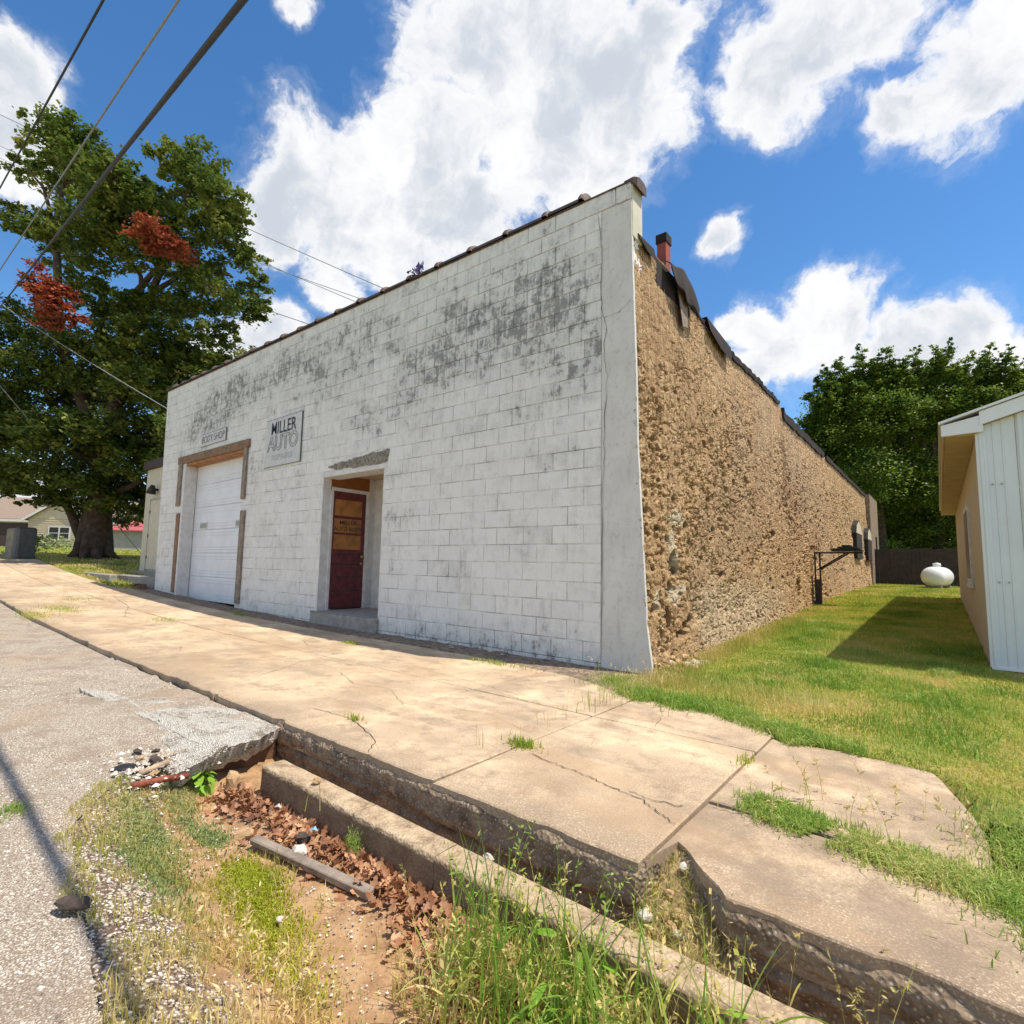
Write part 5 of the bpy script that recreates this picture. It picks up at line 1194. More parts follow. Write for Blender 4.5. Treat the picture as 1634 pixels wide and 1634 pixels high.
# thinner wires
wire((-1.3, -2.57, 8.69), (-43.5, -2.32, 13.98), .018, 0, M['wire2'], 'grey cable between the two black cables')
wire((-52, -7.6, 34.3), (-20.5, 13.4, 15.7), .022, .25, M['wire2'], 'highest thin pale wire running behind the roof line')
wire((-50.5, -4.7, 31.1), (-20.4, 12.8, 14.2), .018, .2, M['wire2'], 'second thin wire, close under the highest one')
wire((-51, -4.0, 30.5), (-20.4, 12.2, 14.6), .018, .5, M['wire2'], 'third thin wire of the sagging bundle through the maple')
wire((-42.3, -4.0, 21.8), (-20.6, 9.7, 12.2), .020, .1, M['wire2'], 'pale wire crossing the middle of the maple')
wire((-26.6, -2.6, 11.2), (-14.2, 1.0, 4.7), .014, .12, M['wire2'], 'pale service wire dropping toward the left corner of the shop')
wire((-21.8, -3.1, 7.4), (-25.4, 3.3, .8), .012, 0, M['wire2'], 'straight guy wire running down to the ground past the trunk')

# ------------------------------------------------------------------ grass
def blades(name, P, h, wd, m, seed, lean=.5, kind='stuff', parent=None, rn=None, **props):
    r = np.random.RandomState(seed); n = len(P); P = np.asarray(P, float)
    a = r.rand(n) * 2 * np.pi; u = np.stack([np.cos(a), np.sin(a), 0 * a], -1)
    b_ = r.rand(n) * 2 * np.pi; l = np.stack([np.cos(b_), np.sin(b_), 0 * b_], -1) * (lean * r.rand(n) ** 1.2)[:, None]
    hh = (h * r.uniform(.5, 1.3, n)) if np.isscalar(h) else h * r.uniform(.6, 1.2, n)
    ww = (wd * r.uniform(.6, 1.3, n))[:, None]
    up = np.array([0, 0, 1.0])
    mid = P + (up * .6 + l * .35) * hh[:, None]; tip = P + (up * (1 - .35 * np.linalg.norm(l, axis=1)[:, None]) + l) * hh[:, None]
    V = np.stack([P - u * ww, P + u * ww, mid + u * ww * .8, mid - u * ww * .8, tip], 1).reshape(-1, 3)
    i = np.arange(n) * 5
    F = np.concatenate([np.stack([i, i + 1, i + 2], -1), np.stack([i, i + 2, i + 3], -1), np.stack([i + 3, i + 2, i + 4], -1)])
    rv = np.repeat(r.rand(n) if rn is None else rn, 5)
    me = bigmesh(name, V, F, False, {'rnd': rv})
    if parent is not None: return pobj(name, me, m, parent, **props)
    return obj(name, me, m, None, kind=kind, **props)
def scatter(n, x0, x1, y0, y1, hf, seed, keep=None):
    r = np.random.RandomState(seed); X = r.uniform(x0, x1, n); Y = r.uniform(y0, y1, n)
    if keep is not None: k = keep(X, Y); X, Y = X[k], Y[k]
    return np.stack([X, Y, hf(X, Y) - .008], -1)
HL = lambda x, y: H(x, y) + .03 * (fbm(x * 2.5, y * 2.5, 51, 4) - .5)
onl = lambda X, Y: (Y > LE(X) + .0) & (X > np.where(Y > .02, .02, -9)) & ~((X > 2.55) & (Y > 2.4)) & (vnoise2(X * 2.2, Y * 2.2, 66) > .12)
P = scatter(110000, -.3, 3.4, -1.5, 3.2, HL, 1, onl)
P2 = scatter(60000, .0, 2.7, 3.0, 9, HL, 2, onl); P3 = scatter(35000, -.1, 2.6, 9, 21.5, HL, 3, lambda X, Y: X > .03)
obj_ = blades('lawn_grass', P, .036, .0024, M['grass'], 1, 1.3)
blades('lawn_grass', np.vstack([P2]), .045, .0042, M['grass'], 2); blades('lawn_grass', P3, .06, .010, M['grass'], 3)
# taller lush fringe along the sidewalk edge and other clumps
def clump(cx, cy, rx, ry, n, seed, hf=HL): 
    r = np.random.RandomState(seed); a = r.randn(n, 2); X = cx + a[:, 0] * rx * .5; Y = cy + a[:, 1] * ry * .5
    return np.stack([X, Y, hf(X, Y) - .008], -1)
wz = lambda x, y: hx(x) + .0 * y
fr_ = scatter(20000, .1, 2.35, -1.45, -.5, HL, 4, lambda X, Y: (np.abs(Y - LE(X) - .05) < .02 + .17 * vnoise2(X * 6, X * 0, 5)) & (vnoise2(X * 4.1, X * 0 + 3, 8) > .36))
C_ = [fr_, clump(1.42, -1.02, .22, .14, 900, 5), clump(.55, -.72, .5, .22, 1600, 6), clump(.0, -.45, .35, .25, 900, 7)]
blades('edge_grass', np.vstack(C_), .075, .0026, M['lush'], 5, 1.5)
rt = np.random.RandomState(77); TF = [clump(rt.uniform(.2, 2.5), rt.uniform(-.9, 5.5), rt.uniform(.08, .30), rt.uniform(.08, .30), rt.randint(60, 260), 200 + k) for k in range(46)]
blades('weed_tufts', np.vstack(TF), .075, .0034, M['lush'], 78, 1.5)
blades('tuft_grass', np.vstack([clump(1.0, 3.0, .5, 1.0, 1200, 8), clump(1.6, 1.2, .6, .5, 900, 9), clump(.55, 4.4, .5, 1.3, 1500, 10), clump(2.2, .5, .5, .6, 900, 25), clump(2.1, -.4, .5, .4, 700, 26)]), .085, .003, M['lush'], 6, 1.4)
# pale dry seed stems near the wall foot and corner
blades('dry_grass', np.vstack([clump(.18, 2.0, .16, 3.2, 2600, 11), clump(.3, -.1, .25, .5, 900, 12), clump(.25, 4.5, .2, 3.0, 900, 13), clump(1.0, -.2, 1.0, .5, 900, 14)]), .13, .0022, M['dry'], 7, .7)
# strip growing in the long crack of the walk and patch at its end
pS = np.array([(1.56, -2.25), (1.75, -2.31), (2.0, -2.37), (2.22, -2.40), (2.45, -2.45)])
def along(pl, n, sg_, seed, hf):
    r = np.random.RandomState(seed); t = r.rand(n) * (len(pl) - 1); i = t.astype(int); f_ = (t - i)[:, None]; Q = pl[i] * (1 - f_) + pl[np.minimum(i + 1, len(pl) - 1)] * f_
    Q = Q + r.randn(n, 2) * sg_; return np.stack([Q[:, 0], Q[:, 1], hf(Q[:, 0], Q[:, 1]) - .004], -1)
ag_ = along(pS, 11000, .058, 15, wz); ag_ = ag_[fbm(ag_[:, 0] * 7, ag_[:, 1] * 7, 88, 3) > .31]
blades('crack_grass', np.vstack([ag_, clump(2.42, -2.0, .16, .7, 2200, 16, wz), clump(2.5, -2.45, .2, .3, 1400, 17, wz)]), .042, .0022, M['lush'], 8, 1.6)
blades('crack_grass', np.vstack([clump(.32, -2.34, .10, .06, 260, 18, wz), clump(-3.64, -.81, .18, .08, 150, 19, wz), clump(-7.6, -1.63, .4, .2, 160, 20, wz), clump(-9.9, -2.5, .8, .3, 700, 21, wz), clump(-11.6, -2.0, .6, .4, 300, 22, wz), clump(-.80, -2.7, .1, .03, 60, 23, wz), clump(1.37, -1.75, .04, .1, 60, 24, wz), clump(-9.2, -2.95, .7, .2, 500, 27, wz), clump(-7.7, -.4, .4, .1, 200, 28, wz), clump(-1.5, -.55, .5, .08, 260, 29, wz)]), .05, .003, M['grass'], 9, .9)
# yard on the left
LFT = lambda X, Y: ~((X > -19) & (Y > 1.1))
blades('yard_grass', scatter(26000, -34, -13.75, -.6, 5, H, 30, LFT), .07, .016, M['dry'], 10, .7)
blades('yard_grass', scatter(16000, -60, -30, -6, 16, H, 31), .10, .05, M['grass'], 11, .7)
# ---- ditch vegetation
HD = lambda x, y: Hs(x, y) + .02 * (fbm(x * 9, y * 9, 41, 4) - .5)
def dd(X, Y): return Y - np.interp(X, RE[:, 0], RE[:, 1])
lane = lambda X, Y: (np.abs(Y + 3.72 + .10 * (X - .3)) < .085 + .03 * np.sin(X * 9)) & (X > .15)
verge = lambda X, Y: ~lane(X, Y) & (dd(X, Y) > -.10 + .12 * vnoise2(X * 4, Y * 4, 70)) & (dd(X, Y) < .52) & (fbm(X * 5, Y * 5, 71, 3) > .46 - .12 * ss(.2, 1.4, X)) & (X > -1.0)
blades('verge_grass', scatter(52000, -1.1, 2.4, -4.8, -3.5, HD, 32, verge), .028, .0016, M['dry'], 12, 1.0)
blades('verge_grass', scatter(7000, -.1, 2.4, -4.75, -3.6, HD, 33, lambda X, Y: ~lane(X, Y) & (dd(X, Y) > 0) & (vnoise2(X * 5, Y * 5, 72) > .5)), .07, .0020, M['dry'], 13, .8)
blades('clover_mat', np.vstack([clump(-.55, -3.93, .35, .10, 1800, 34, HD), clump(-.75, -3.72, .28, .08, 900, 35, HD), clump(-.25, -4.02, .35, .10, 1400, 36, HD), clump(-.95, -3.66, .2, .06, 500, 37, HD), clump(-.45, -3.70, .15, .06, 500, 38, HD)]), .022, .0035, M['clover'], 14, 1.3)
blades('moss_patch', np.vstack([clump(.0, -3.72, .20, .09, 2600, 39, HD), clump(.25, -3.80, .30, .10, 2600, 40, HD), clump(.55, -3.88, .25, .08, 1200, 41, HD)]), .022, .0022, M['moss'], 15, 1.2)
blades('road_tuft', clump(-.92, -4.33, .09, .05, 200, 42, lambda x, y: hx(x) - .06), .03, .002, M['lush'], 16, 1.2)
blades('gutter_weeds', np.vstack([scatter(5000, .95, 3.2, -3.22, -3.03, lambda x, y: -.44 + 0 * x, 43, lambda X, Y: vnoise2(X * 8, Y * 8, 74) > .3 - .1 * X), scatter(4200, .9, 3.0, -3.75, -3.34, HD, 44)]), .10, .0020, M['dry'], 17, .9)
def stalks(name, n, x0, x1, y0, y1, hmin, hmax, seed, m, hf=HD, heads=True, lw=.0013):
    r = np.random.RandomState(seed); V = []; F = []; rv = []
    def ribbon(P, w_, q):
        b0 = len(V); T = np.gradient(P, axis=0); s_ = np.cross(T, r.randn(3)); s_ /= np.linalg.norm(s_, axis=1)[:, None] + 1e-9
        k = len(P)
        for i in range(k):
            ww = w_ * (1 - (i / (k - 1)) ** 2 * .85); V.append(P[i] - s_[i] * ww); V.append(P[i] + s_[i] * ww); rv.extend([q, q])
        for i in range(k - 1): F.append((b0 + 2 * i, b0 + 2 * i + 1, b0 + 2 * i + 3, b0 + 2 * i + 2))
    for _ in range(n):
        x, y = r.uniform(x0, x1), r.uniform(y0, y1); z = float(hf(np.float64(x), np.float64(y))); h = r.uniform(hmin, hmax); a = r.rand() * 6.28; ln = r.uniform(.05, .45) * h
        t = np.linspace(0, 1, 8)[:, None]; d = np.array([math.cos(a), math.sin(a), 0]); q = r.rand()
        P = np.array([x, y, z]) + np.array([0, 0, 1]) * h * t + d * ln * t ** 2
        ribbon(P, lw, q)
        for k in range(r.randint(1, 4)):                       # leaf blades off the stalk
            s0 = P[r.randint(0, 4)]; a2 = r.rand() * 6.28; L_ = h * r.uniform(.3, .7); d2 = np.array([math.cos(a2), math.sin(a2), 0])
            ribbon(s0 + d2 * L_ * .7 * t + np.array([0, 0, 1]) * (L_ * .8 * t - L_ * .6 * t ** 2), .0028, q)
        if heads:
            for k in range(r.randint(8, 18)):
                s0 = P[-1] + (P[-3] - P[-1]) * r.rand(); e_ = s0 + r.randn(3) * .010 + np.array([0, 0, .006]); w_ = r.randn(3) * .0022; b0 = len(V)
                V.extend([s0, (s0 + e_) / 2 + w_, e_, (s0 + e_) / 2 - w_]); rv.extend([.9] * 4); F.append((b0, b0 + 1, b0 + 2, b0 + 3))
    me = bigmesh(name, np.array(V), np.array(F), False, {'rnd': rv}); return obj(name, me, m, None, kind='stuff')
stalks('tall_weeds', 120, .98, 1.8, -3.8, -3.40, .14, .46, 50, M['dry']); stalks('tall_weeds', 60, 1.0, 2.1, -3.8, -3.3, .12, .40, 51, M['grass']); stalks('tall_weeds', 40, 1.0, 1.6, -3.62, -3.42, .2, .48, 56, M['lush'])
stalks('long_blades', 130, 1.02, 1.85, -3.75, -3.42, .16, .50, 57, M['lush'], HD, False, .0042); stalks('tall_weeds', 60, .2, 1.2, -4.25, -3.85, .06, .20, 52, M['dry']); stalks('seed_stems', 90, 1.4, 2.6, -3.3, -3.04, .12, .40, 53, M['dry'], lambda x, y: -.45 + 0 * x)
stalks('seed_stems', 26, 1.6, 2.3, -2.4, -1.9, .06, .20, 54, M['dry'], lambda x, y: -.1 + 0 * x); stalks('seed_stems', 14, -.5, .1, -.5, -.15, .08, .25, 55, M['dry'], lambda x, y: -.09 + 0 * x)
def leaf_mesh(L, w_, curl=.2, lobes=0):
    n = 7; V = []
    for i in range(n):
        t = i / (n - 1); ww = w_ * math.sin(math.pi * min(1, t * .9 + .08)) ** .7 * (1 - .35 * t)
        if lobes: ww *= (1.25 if i % 2 else .55)
        z = curl * L * t * t
        V += [(L * t, -ww, z + .18 * ww), (L * t, 0, z), (L * t, ww, z + .18 * ww)]
    F = []
    for i in range(n - 1):
        b0 = 3 * i; F += [(b0, b0 + 3, b0 + 4, b0 + 1), (b0 + 1, b0 + 4, b0 + 5, b0 + 2)]
    return V, F
def broadleaf(name, loc, n, L, w_, h, label, seed, m='broad', cat='plant'):
    e_ = empty(name, loc, label, cat); r = np.random.RandomState(seed); mb = MB(); pr = []
    V, F = leaf_mesh(L, w_, -.25); me = mesh('leaf', V, F, True, {'rnd': [.5] * len(V)}); me.materials.append(M[m])
    for k in range(n):
        a = r.rand() * 6.28; hh = h * r.uniform(.3, 1); rad = h * .45 * r.rand(); p = (math.cos(a) * rad, math.sin(a) * rad, hh)
        mb.tube([(p[0] * .1, p[1] * .1, 0), (p[0] * .5, p[1] * .5, hh * .6), p], .0016, 5)
        o = bpy.data.objects.new('leaf', me); COL.objects.link(o); o.parent = e_; o.location = p; o.rotation_euler = (r.uniform(-.3, .3), r.uniform(.0, .8), a + r.uniform(-.6, .6)); s_ = r.uniform(.6, 1.2); o.scale = (s_, s_, s_)
    mb.build('stem', M['broad'], e_)
broadleaf('heart_leaf_plant', (-.98, -3.56, -.36), 30, .058, .027, .15, 'bright green broad-leaved plant under the broken slab', 60)
broadleaf('leafy_weed', (1.42, -3.5, -.36), 16, .09, .016, .26, 'pointed-leaf green weed among the tall grass at the bottom', 61)
broadleaf('leafy_weed', (1.75, -3.42, -.36), 14, .08, .015, .22, 'leafy weed nearest the right end of the ditch', 62)
fw_ = empty('feathery_weed', (.20, -3.385, -.35), 'small feathery blue-green weed against the low gutter wall', 'plant')
r = np.random.RandomState(63); q = r.randn(900, 3) * np.array([.022, .012, .03]) + np.array([.20, -3.385, -.30]); blades('foliage', q, .012, .0012, M['lush'], 64, 1.5, parent=fw_)

# ---- dead leaves in the ditch
lit = empty('leaf_litter', (.1, -3.45, -.34), 'drift of curled brown dead leaves along the foot of the low gutter wall', 'leaves')
V, F = leaf_mesh(.042, .017, .35, 1); lms = []
for k, cu in enumerate((.35, -.3, .6)):
    V, F = leaf_mesh(.042, .018, cu, 1)
    for rv_ in (.1, .5, .9):
        me = mesh('dry_leaf', V, F, True, {'rnd': [rv_] * len(V)}); me.materials.append(M['brownleaf']); lms.append(me)
r = np.random.RandomState(65); PL = np.array([(-.86, -3.46), (-.5, -3.42), (-.1, -3.44), (.35, -3.42), (.7, -3.42), (.95, -3.48), (1.1, -3.55), (1.25, -3.6)])
LP = along(PL, 1700, .070, 66, HD); LP = LP[LP[:, 1] < -3.35]
dcam = np.linalg.norm(LP - CAM, axis=1); order = np.argsort(dcam); stV = []; stF = []; stR = []
big = set(r.choice(len(LP), 290, replace=False).tolist())
for i, p in enumerate(LP):
    pile = .04 * math.exp(-((p[1] + 3.43) / .06) ** 2) + .03 * math.exp(-((p[0] - 1.0) / .2) ** 2)
    rot = (r.uniform(-.7, .7), r.uniform(-.7, .7), r.rand() * 6.28); s_ = r.uniform(.7, 1.35); z = p[2] + r.uniform(.0, 1) * pile + .006
    if i in big:
        o = bpy.data.objects.new('dry_leaf', lms[r.randint(9)]); COL.objects.link(o); o.parent = lit
        o.location = Vector((p[0], p[1], z + .006)) - Vector(lit.location); o.rotation_euler = rot; o.scale = (s_,) * 3
    else:
        from mathutils import Euler
        mt = Matrix.Translation((p[0], p[1], z)) @ Euler(rot).to_matrix().to_4x4() @ Matrix.Scale(s_ * .85, 4); b0 = len(stV)
        V, F = leaf_mesh(.042, .018, r.choice([.35, -.3, .6]), 1)
        stV += [tuple(mt @ Vector(v)) for v in V]; stF += [tuple(k + b0 for k in f_) for f_ in F]; stR += [r.rand()] * len(V)
pobj('leaf_layer', mesh('leaf_layer', stV, stF, True, {'rnd': stR}), M['brownleaf'], lit, kind='stuff')

# ------------------------------------------------------------------ stones and small debris
def rock_mesh(s, seed, sq=(1, 1, .7), rough=.25, sub=2):
    import bmesh
    bm = bmesh.new(); bmesh.ops.create_icosphere(bm, subdivisions=sub, radius=s); r = np.random.RandomState(seed)
    ks = r.randn(5, 3)
    for v in bm.verts:
        d = v.co.normalized(); f_ = 1 + rough * sum(math.sin(3 * (d.x * k[0] + d.y * k[1] + d.z * k[2]) + i) for i, k in enumerate(ks)) / 3
        v.co = Vector((d.x * sq[0], d.y * sq[1], d.z * sq[2])) * s * f_
    me = bpy.data.meshes.new('rock'); bm.to_mesh(me); bm.free(); return me
def rock(loc, s, seed, m, label, sq=(1, 1, .7), rot=0, name='rock', cat='rock'):
    o = obj(name, rock_mesh(s, seed, sq), M[m], None, label=label, category=cat); o.location = loc; o.rotation_euler = (0, 0, rot); return o
rock((-.88, -3.42, -.30), .055, 1, 'rock', 'tan block of stone standing in the leaves under the broken slab', (.7, .7, 1.1))
rock((-.29, -3.27, -.182), .022, 2, 'rock', 'small brown stone lying on top of the low gutter wall')
rock((.02, -3.53, -.32), .038, 3, 'rockw', 'white stone among dead leaves by the old plank', (1, .8, .7)); rock((-.06, -3.47, -.31), .032, 4, 'rockd', 'dark stone behind the white stone near the plank')
rock((-.30, -3.60, -.32), .026, 5, 'rock', 'rounded orange stone at the edge of the leaf drift'); rock((.10, -4.33, -.14), .042, 6, 'rockd', 'dark lump of asphalt on the edge of the gravel road', (1.5, .6, .4), .6)
rock((.36, -3.79, -.335), .014, 7, 'rockw', 'small white pebble on the bare orange dirt'); rock((1.40, -3.04, -.25), .026, 8, 'rockw', 'pale stone wedged in the broken notch of the sidewalk')
rock((.72, -3.08, -.28), .024, 9, 'rockw', 'white chip sticking out of the curb face', (1.2, .5, .6))
for k, (x, y, z, s_) in enumerate([(-1.33, -3.76, -.155, .034), (-1.20, -3.78, -.155, .022), (-1.13, -3.73, -.15, .040), (-1.00, -3.93, -.185, .018), (-1.24, -3.70, -.145, .026), (-1.02, -3.77, -.19, .028)]):
    o = obj('rubble_stone', rock_mesh(s_, 20 + k, [(1, .6, .4), (.7, 1, .5), (1.2, .7, .45), (1, .8, .6), (.6, 1, .5), (1, .9, .5)][k], .75, 1), M['rock' if k % 2 else 'rockd'], None, label='loose ' + ('tan' if k % 2 else 'dark') + ' stone ' + ['farthest left', 'nearest the metal disc', 'touching the slab', 'below the tan pipe', 'highest up the road edge', 'deepest under the slab'][k] + ' in the rubble by the pipes', category='stone', group='rubble by the broken road edge'); o.location = (x, y, z)
# wall-foot rubble at the corner and notch filling
for k in range(26):
    r1 = random.random(); x = random.uniform(.0, .22); y = .05 + 1.1 * r1; o = obj('fallen_masonry', rock_mesh(random.uniform(.02, .055), 40 + k, (1, 1, .8)), M['rock' if k % 3 else 'rockw'], None, label='piece of fallen tan masonry in the loose heap at the foot of the corner', category='stone', group='fallen masonry at the corner'); o.location = (x, y, zg(x, y) + random.uniform(0, .10) * (1 - x / .25))
xs = np.linspace(1.34, 1.72, 60); vs = np.linspace(-3.22, -2.76, 70); U, V_, F = grid(xs, vs)
Z = -.135 - .62 * np.clip(-2.80 - V_, 0, 1) + .11 * (fbm(U * 26, V_ * 26, 90, 5, .62) - .5) - .10 * np.abs(U - 1.50)
for k in range(16):
    x = random.uniform(1.38, 1.62); y = random.uniform(-3.14, -2.84); o = obj('rubble_chunk', rock_mesh(random.uniform(.010, .030), 70 + k, (1, .9, .75)), M['rock' if k % 5 else 'rockw'], None, label='chunk of broken concrete in the straw-filled notch of the sidewalk edge', category='stone', group='rubble in the notch'); o.location = (x, y, -.135 - .62 * max(0, -2.80 - y) + .012)
notch = empty('straw_mound', (1.5, -3.0, -.2), 'heap of straw and rubble spilling through the broken sidewalk edge', 'debris')
pobj('mound', bigmesh('mound', np.stack([U, V_, Z], -1).reshape(-1, 3), F, False), M['straw'], notch)
q = np.stack([RNG.uniform(1.36, 1.66, 1500), RNG.uniform(-3.2, -2.8, 1500), np.zeros(1500)], -1); q[:, 2] = -.13 - .55 * np.clip(-2.80 - q[:, 1], 0, 1); blades('straw', q, .035, .0012, M['dry'], 91, 2.4, parent=notch)
# old plank
pk = MB().bbox(-.36, .36, -.022, .022, -.014, .014, .004); r = np.random.RandomState(2); pk.v = [(x, y + r.uniform(-.004, .004) + .012 * math.sin(x * 5), z + r.uniform(-.003, .003)) for x, y, z in pk.v]
o = pk.build('plank', M['grey_wood'], None, label='weathered grey plank lying along the leaf drift', category='plank'); o.location = (.13, -3.55, -.325); o.rotation_euler = (.1, .02, .13)
# pipes
MB().tube([(-.90, -3.90, -.185), (-.90, -3.76, -.190), (-.93, -3.64, -.215)], .016, 12).build('rusty_pipe', M['rust'], None, True, label='rusty red pipe end sticking out below the broken slab', category='pipe')
MB().tube([(-1.0, -3.84, -.165), (-1.07, -3.69, -.165)], .014, 12).build('tan_pipe', M['clay'], None, True, label='short tan pipe above the rusty red one', category='pipe')
lathe([(0, .045), (.012, .05), (.016, .04), (.018, .0)], 'z', 16).build('metal_disc', M['darkmetal'], None, True, label='round dark metal cap next to the pipes', category='disc').location = (-1.13, -3.87, -.168)
o = lathe([(0, .03), (.05, .034), (.06, .03)], 'z', 14).build('pipe_stub', M['rust'], None, True, label='rusty upright pipe stub under the dark cap', category='pipe'); o.location = (-1.10, -3.86, -.228)
# litter
for (x, y, z, m_, lb) in ((-.02, -3.46, -.27, 'litter_blue', 'small pale blue wrapper scrap on the leaf drift'), (-.42, -3.42, -.30, 'white_paint', 'crumpled clear plastic scrap in the leaves near the tan stone')):
    mb = MB(); mb.add([(0, 0, 0), (.03, .004, .01), (.034, .022, .0), (.004, .026, .012), (.017, .014, .018)], [(0, 1, 4), (1, 2, 4), (2, 3, 4), (3, 0, 4)]); mb.build('wrapper', M[m_], None, label=lb, category='litter').location = (x, y, z)
for k in range(5):
    x = -2.6 + .22 * k + random.uniform(-.1, .1); mb = MB(); mb.add([(0, 0, 0), (.05, .01, .004), (.06, .03, .0), (.01, .03, .006)], [(0, 1, 2, 3)]); o = mb.build('paper_scrap', M['white_paint'], None, label='white paper scrap in the shaded dirt at the foot of the front wall', category='litter', group='paper scraps at the wall foot'); o.location = (x, random.uniform(-.3, -.1), float(hx(np.float64(x))) + .03)
# broken slab edge over the hole
sb = empty('broken_slab', (-1.1, -3.4, -.14), 'broken pale concrete slab overhanging the end of the ditch', 'slab')
def slabtop():
    n = mat('broken_slab_top'); b = n.noise(n.pos, 5.5, 8, .68); v = n.node('ShaderNodeTexVoronoi'); n.link(n.pos, v.inputs['Vector']); v.inputs['Scale'].default_value = 120
    sp_ = n.node('ShaderNodeSeparateColor'); n.link(v.outputs['Color'], sp_.inputs[0])
    ch = n.ramp(sp_.outputs[0], [(.0, (.24, .19, .14)), (.5, (.52, .45, .36)), (1, (.84, .79, .70))])
    pale = n.mix(n.sstep(n.noise(n.pos, 30, 6, .7), .45, .65), (.78, .73, .64), (.58, .52, .43))
    c = n.mix(n.sstep(b, .53, .58), pale, ch)
    c = n.mix(n.math('MULTIPLY', n.sstep(n.noise(scaled(n, 2, 9, 3), 1.0, 7, .7), .55, .66), .7), c, (.24, .15, .09))
    return fin(n, c, .95, n.math('ADD', b, v.outputs['Distance']), 1.0, .02)
M['slabtop'] = slabtop()
def jag_slab(poly, z0, z1, name, m, seed, dz=None, th=.055):
    r = np.random.RandomState(seed); ring = []
    for a, c in zip(poly, poly[1:] + poly[:1]):
        L_ = math.hypot(a[0] - c[0], a[1] - c[1]); n = max(2, int(L_ / .03))
        for k in range(n): t = k / n; ring.append((a[0] + (c[0] - a[0]) * t + r.uniform(-.008, .008), a[1] + (c[1] - a[1]) * t + r.uniform(-.008, .008)))
    n = len(ring); cx = sum(p[0] for p in ring) / n; cy = sum(p[1] for p in ring) / n; zf2 = dz or (lambda x, y: z1)
    V = [(x, y, zf2(x, y) + r.uniform(-.004, .002)) for x, y in ring] + [(cx + (x - cx) * r.uniform(.94, 1.0), cy + (y - cy) * r.uniform(.94, 1.0), zf2(x, y) - th * .5 + r.uniform(-.008, .008)) for x, y in ring] + [(cx + (x - cx) * .92, cy + (y - cy) * .92, zf2(x, y) - th + r.uniform(-.012, .012)) for x, y in ring] + [(cx, cy, zf2(cx, cy)), (cx, cy, zf2(cx, cy) - th)]
    F = [tuple(range(n))]
    for i in range(n):
        j = (i + 1) % n; F += [(i, j, n + j, n + i), (n + i, n + j, 2 * n + j, 2 * n + i), (2 * n + i, 2 * n + j, 3 * n + 1)]
    me = mesh(name, V, F); return pobj(name, me, m, sb)
jag_slab([(-1.75, -3.04), (-1.12, -3.035), (-1.00, -3.22), (-.98, -3.52), (-1.12, -3.50), (-1.45, -3.52), (-1.85, -3.52), (-2.2, -3.55), (-2.7, -3.60), (-3.3, -3.62), (-3.1, -3.50), (-2.6, -3.44), (-2.5, -3.30), (-2.1, -3.20)], 0, -.128, 'slab_layer', M['slabtop'], 1, lambda x, y: -.137, .13)
jag_slab([(-1.95, -3.45), (-1.42, -3.42), (-.97, -3.42), (-.90, -3.56), (-.92, -3.70), (-1.06, -3.71), (-1.30, -3.66), (-1.62, -3.58)], 0, 0, 'tilted_fragment', M['slabtop'], 2, lambda x, y: -.118 - .30 * max(0, -3.47 - y), .085)
bkm = MB(); r = np.random.RandomState(8)
U, V_, F = grid(np.linspace(-3.62, -3.04, 24), np.linspace(-.58, -.18, 16)); X = -1.16 + .07 * (fbm(U * 9, V_ * 9, 77, 4) - .5) - .06 * (V_ + .18)
pobj('earth_bank', bigmesh('earth_bank', np.stack([X, U, V_], -1).reshape(-1, 3), F, True), M['earth'], sb)
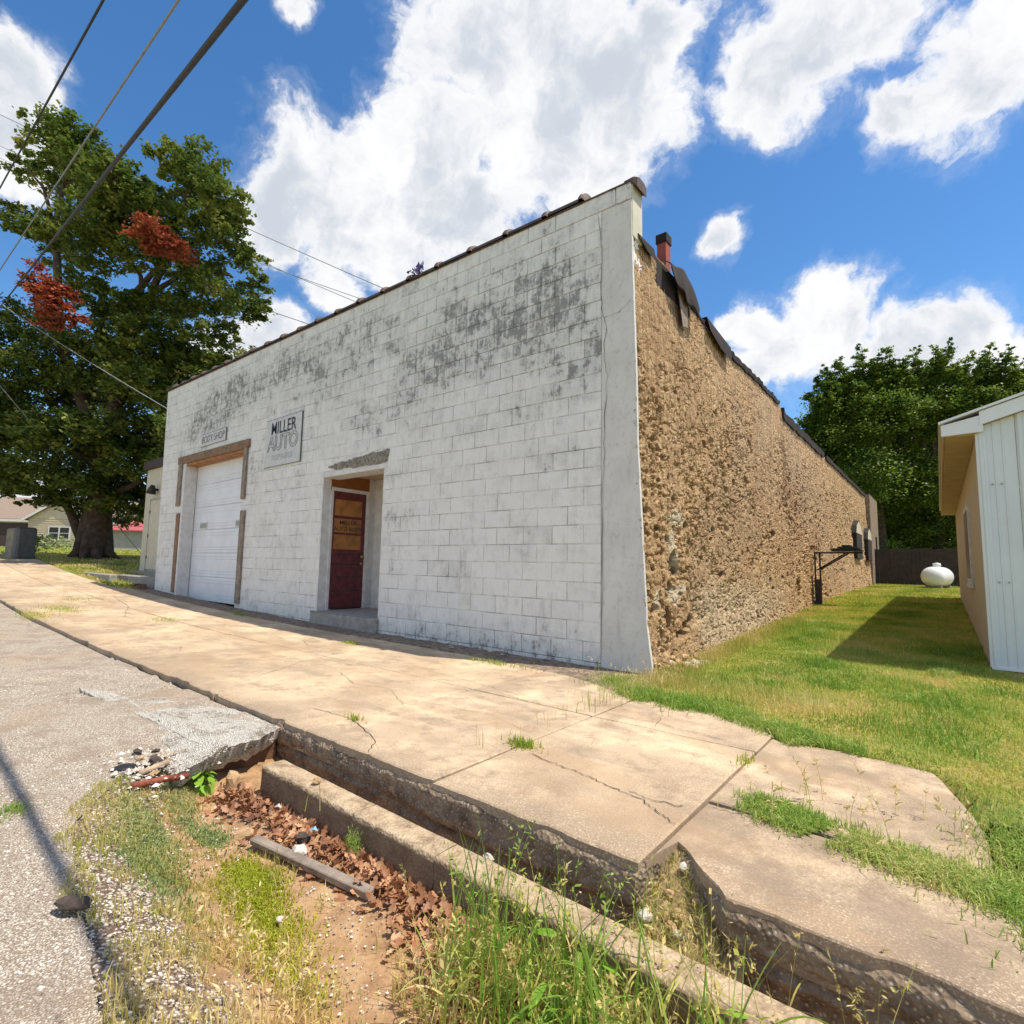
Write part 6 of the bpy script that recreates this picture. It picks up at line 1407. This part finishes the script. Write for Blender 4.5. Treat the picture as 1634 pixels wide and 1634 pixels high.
# gravel scattered on the road shoulder
def gravel(name, P, s0, s1, m, seed):
    r = np.random.RandomState(seed); n = len(P)
    base = np.array([(1, 0, 0), (-1, 0, 0), (0, 1, 0), (0, -1, 0), (0, 0, 1), (0, 0, -.6)], float); FB = np.array([(0, 2, 4), (2, 1, 4), (1, 3, 4), (3, 0, 4), (2, 0, 5), (1, 2, 5), (3, 1, 5), (0, 3, 5)])
    S_ = (s0 + (s1 - s0) * r.rand(n) ** 2.5)[:, None, None] * r.uniform(.5, 1.2, (n, 6, 1)) * np.array([1, 1, .7]); a = r.rand(n) * 6.28; c, s_ = np.cos(a), np.sin(a)
    B = base[None] * S_; X = B[..., 0] * c[:, None] - B[..., 1] * s_[:, None]; Y = B[..., 0] * s_[:, None] + B[..., 1] * c[:, None]; V = np.stack([X, Y, B[..., 2]], -1) + P[:, None, :]
    F = (FB[None] + (np.arange(n) * 6)[:, None, None]).reshape(-1, 3)
    me = bigmesh(name, V.reshape(-1, 3), F, False, {'rnd': np.repeat(r.rand(n), 6)}); return obj(name, me, m, None, kind='stuff')
def chips():
    n = mat('gravel_chips'); c = n.ramp(n.attr('rnd'), [(0, (.14, .11, .09)), (.3, (.34, .28, .23)), (.65, (.56, .49, .41)), (1, (.80, .76, .69))]); return fin(n, c, .9)
M['chips'] = chips()
gz = lambda X, Y: hx(X) - .055 + .006 * (Y + 3) + .010 * (fbm(X * 5, Y * 5, 8, 4) - .5) + .03 * (fbm(X * .8, Y * .8, 9, 2) - .5) + .001
gravel('road_gravel', scatter(26000, -4.5, .9, -5.0, -3.08, lambda X, Y: gz(X, Y) + .008, 80, lambda X, Y: (dd(X, Y) < .03) | (X < -1.25)), .0015, .0075, M['chips'], 1)
gravel('ditch_gravel', scatter(9000, -1.2, 1.6, -4.4, -3.4, lambda X, Y: HD(X, Y) + .008, 81, lambda X, Y: (dd(X, Y) > 0) & (vnoise2(X * 5, Y * 5, 82) > .45)), .0015, .007, M['chips'], 2)
gravel('edge_rubble', np.vstack([clump(-1.18, -3.75, .34, .14, 340, 90, lambda X, Y: gz(X, Y) * 0 - .160), clump(-.98, -3.86, .25, .10, 160, 91, lambda X, Y: HD(X, Y) + .01)]), .004, .020, M['chips'], 5)
gravel('wall_foot_gravel', scatter(3500, -13.4, .0, -.42, -.01, lambda X, Y: hx(X) + .024, 83), .003, .012, M['debris'], 3)
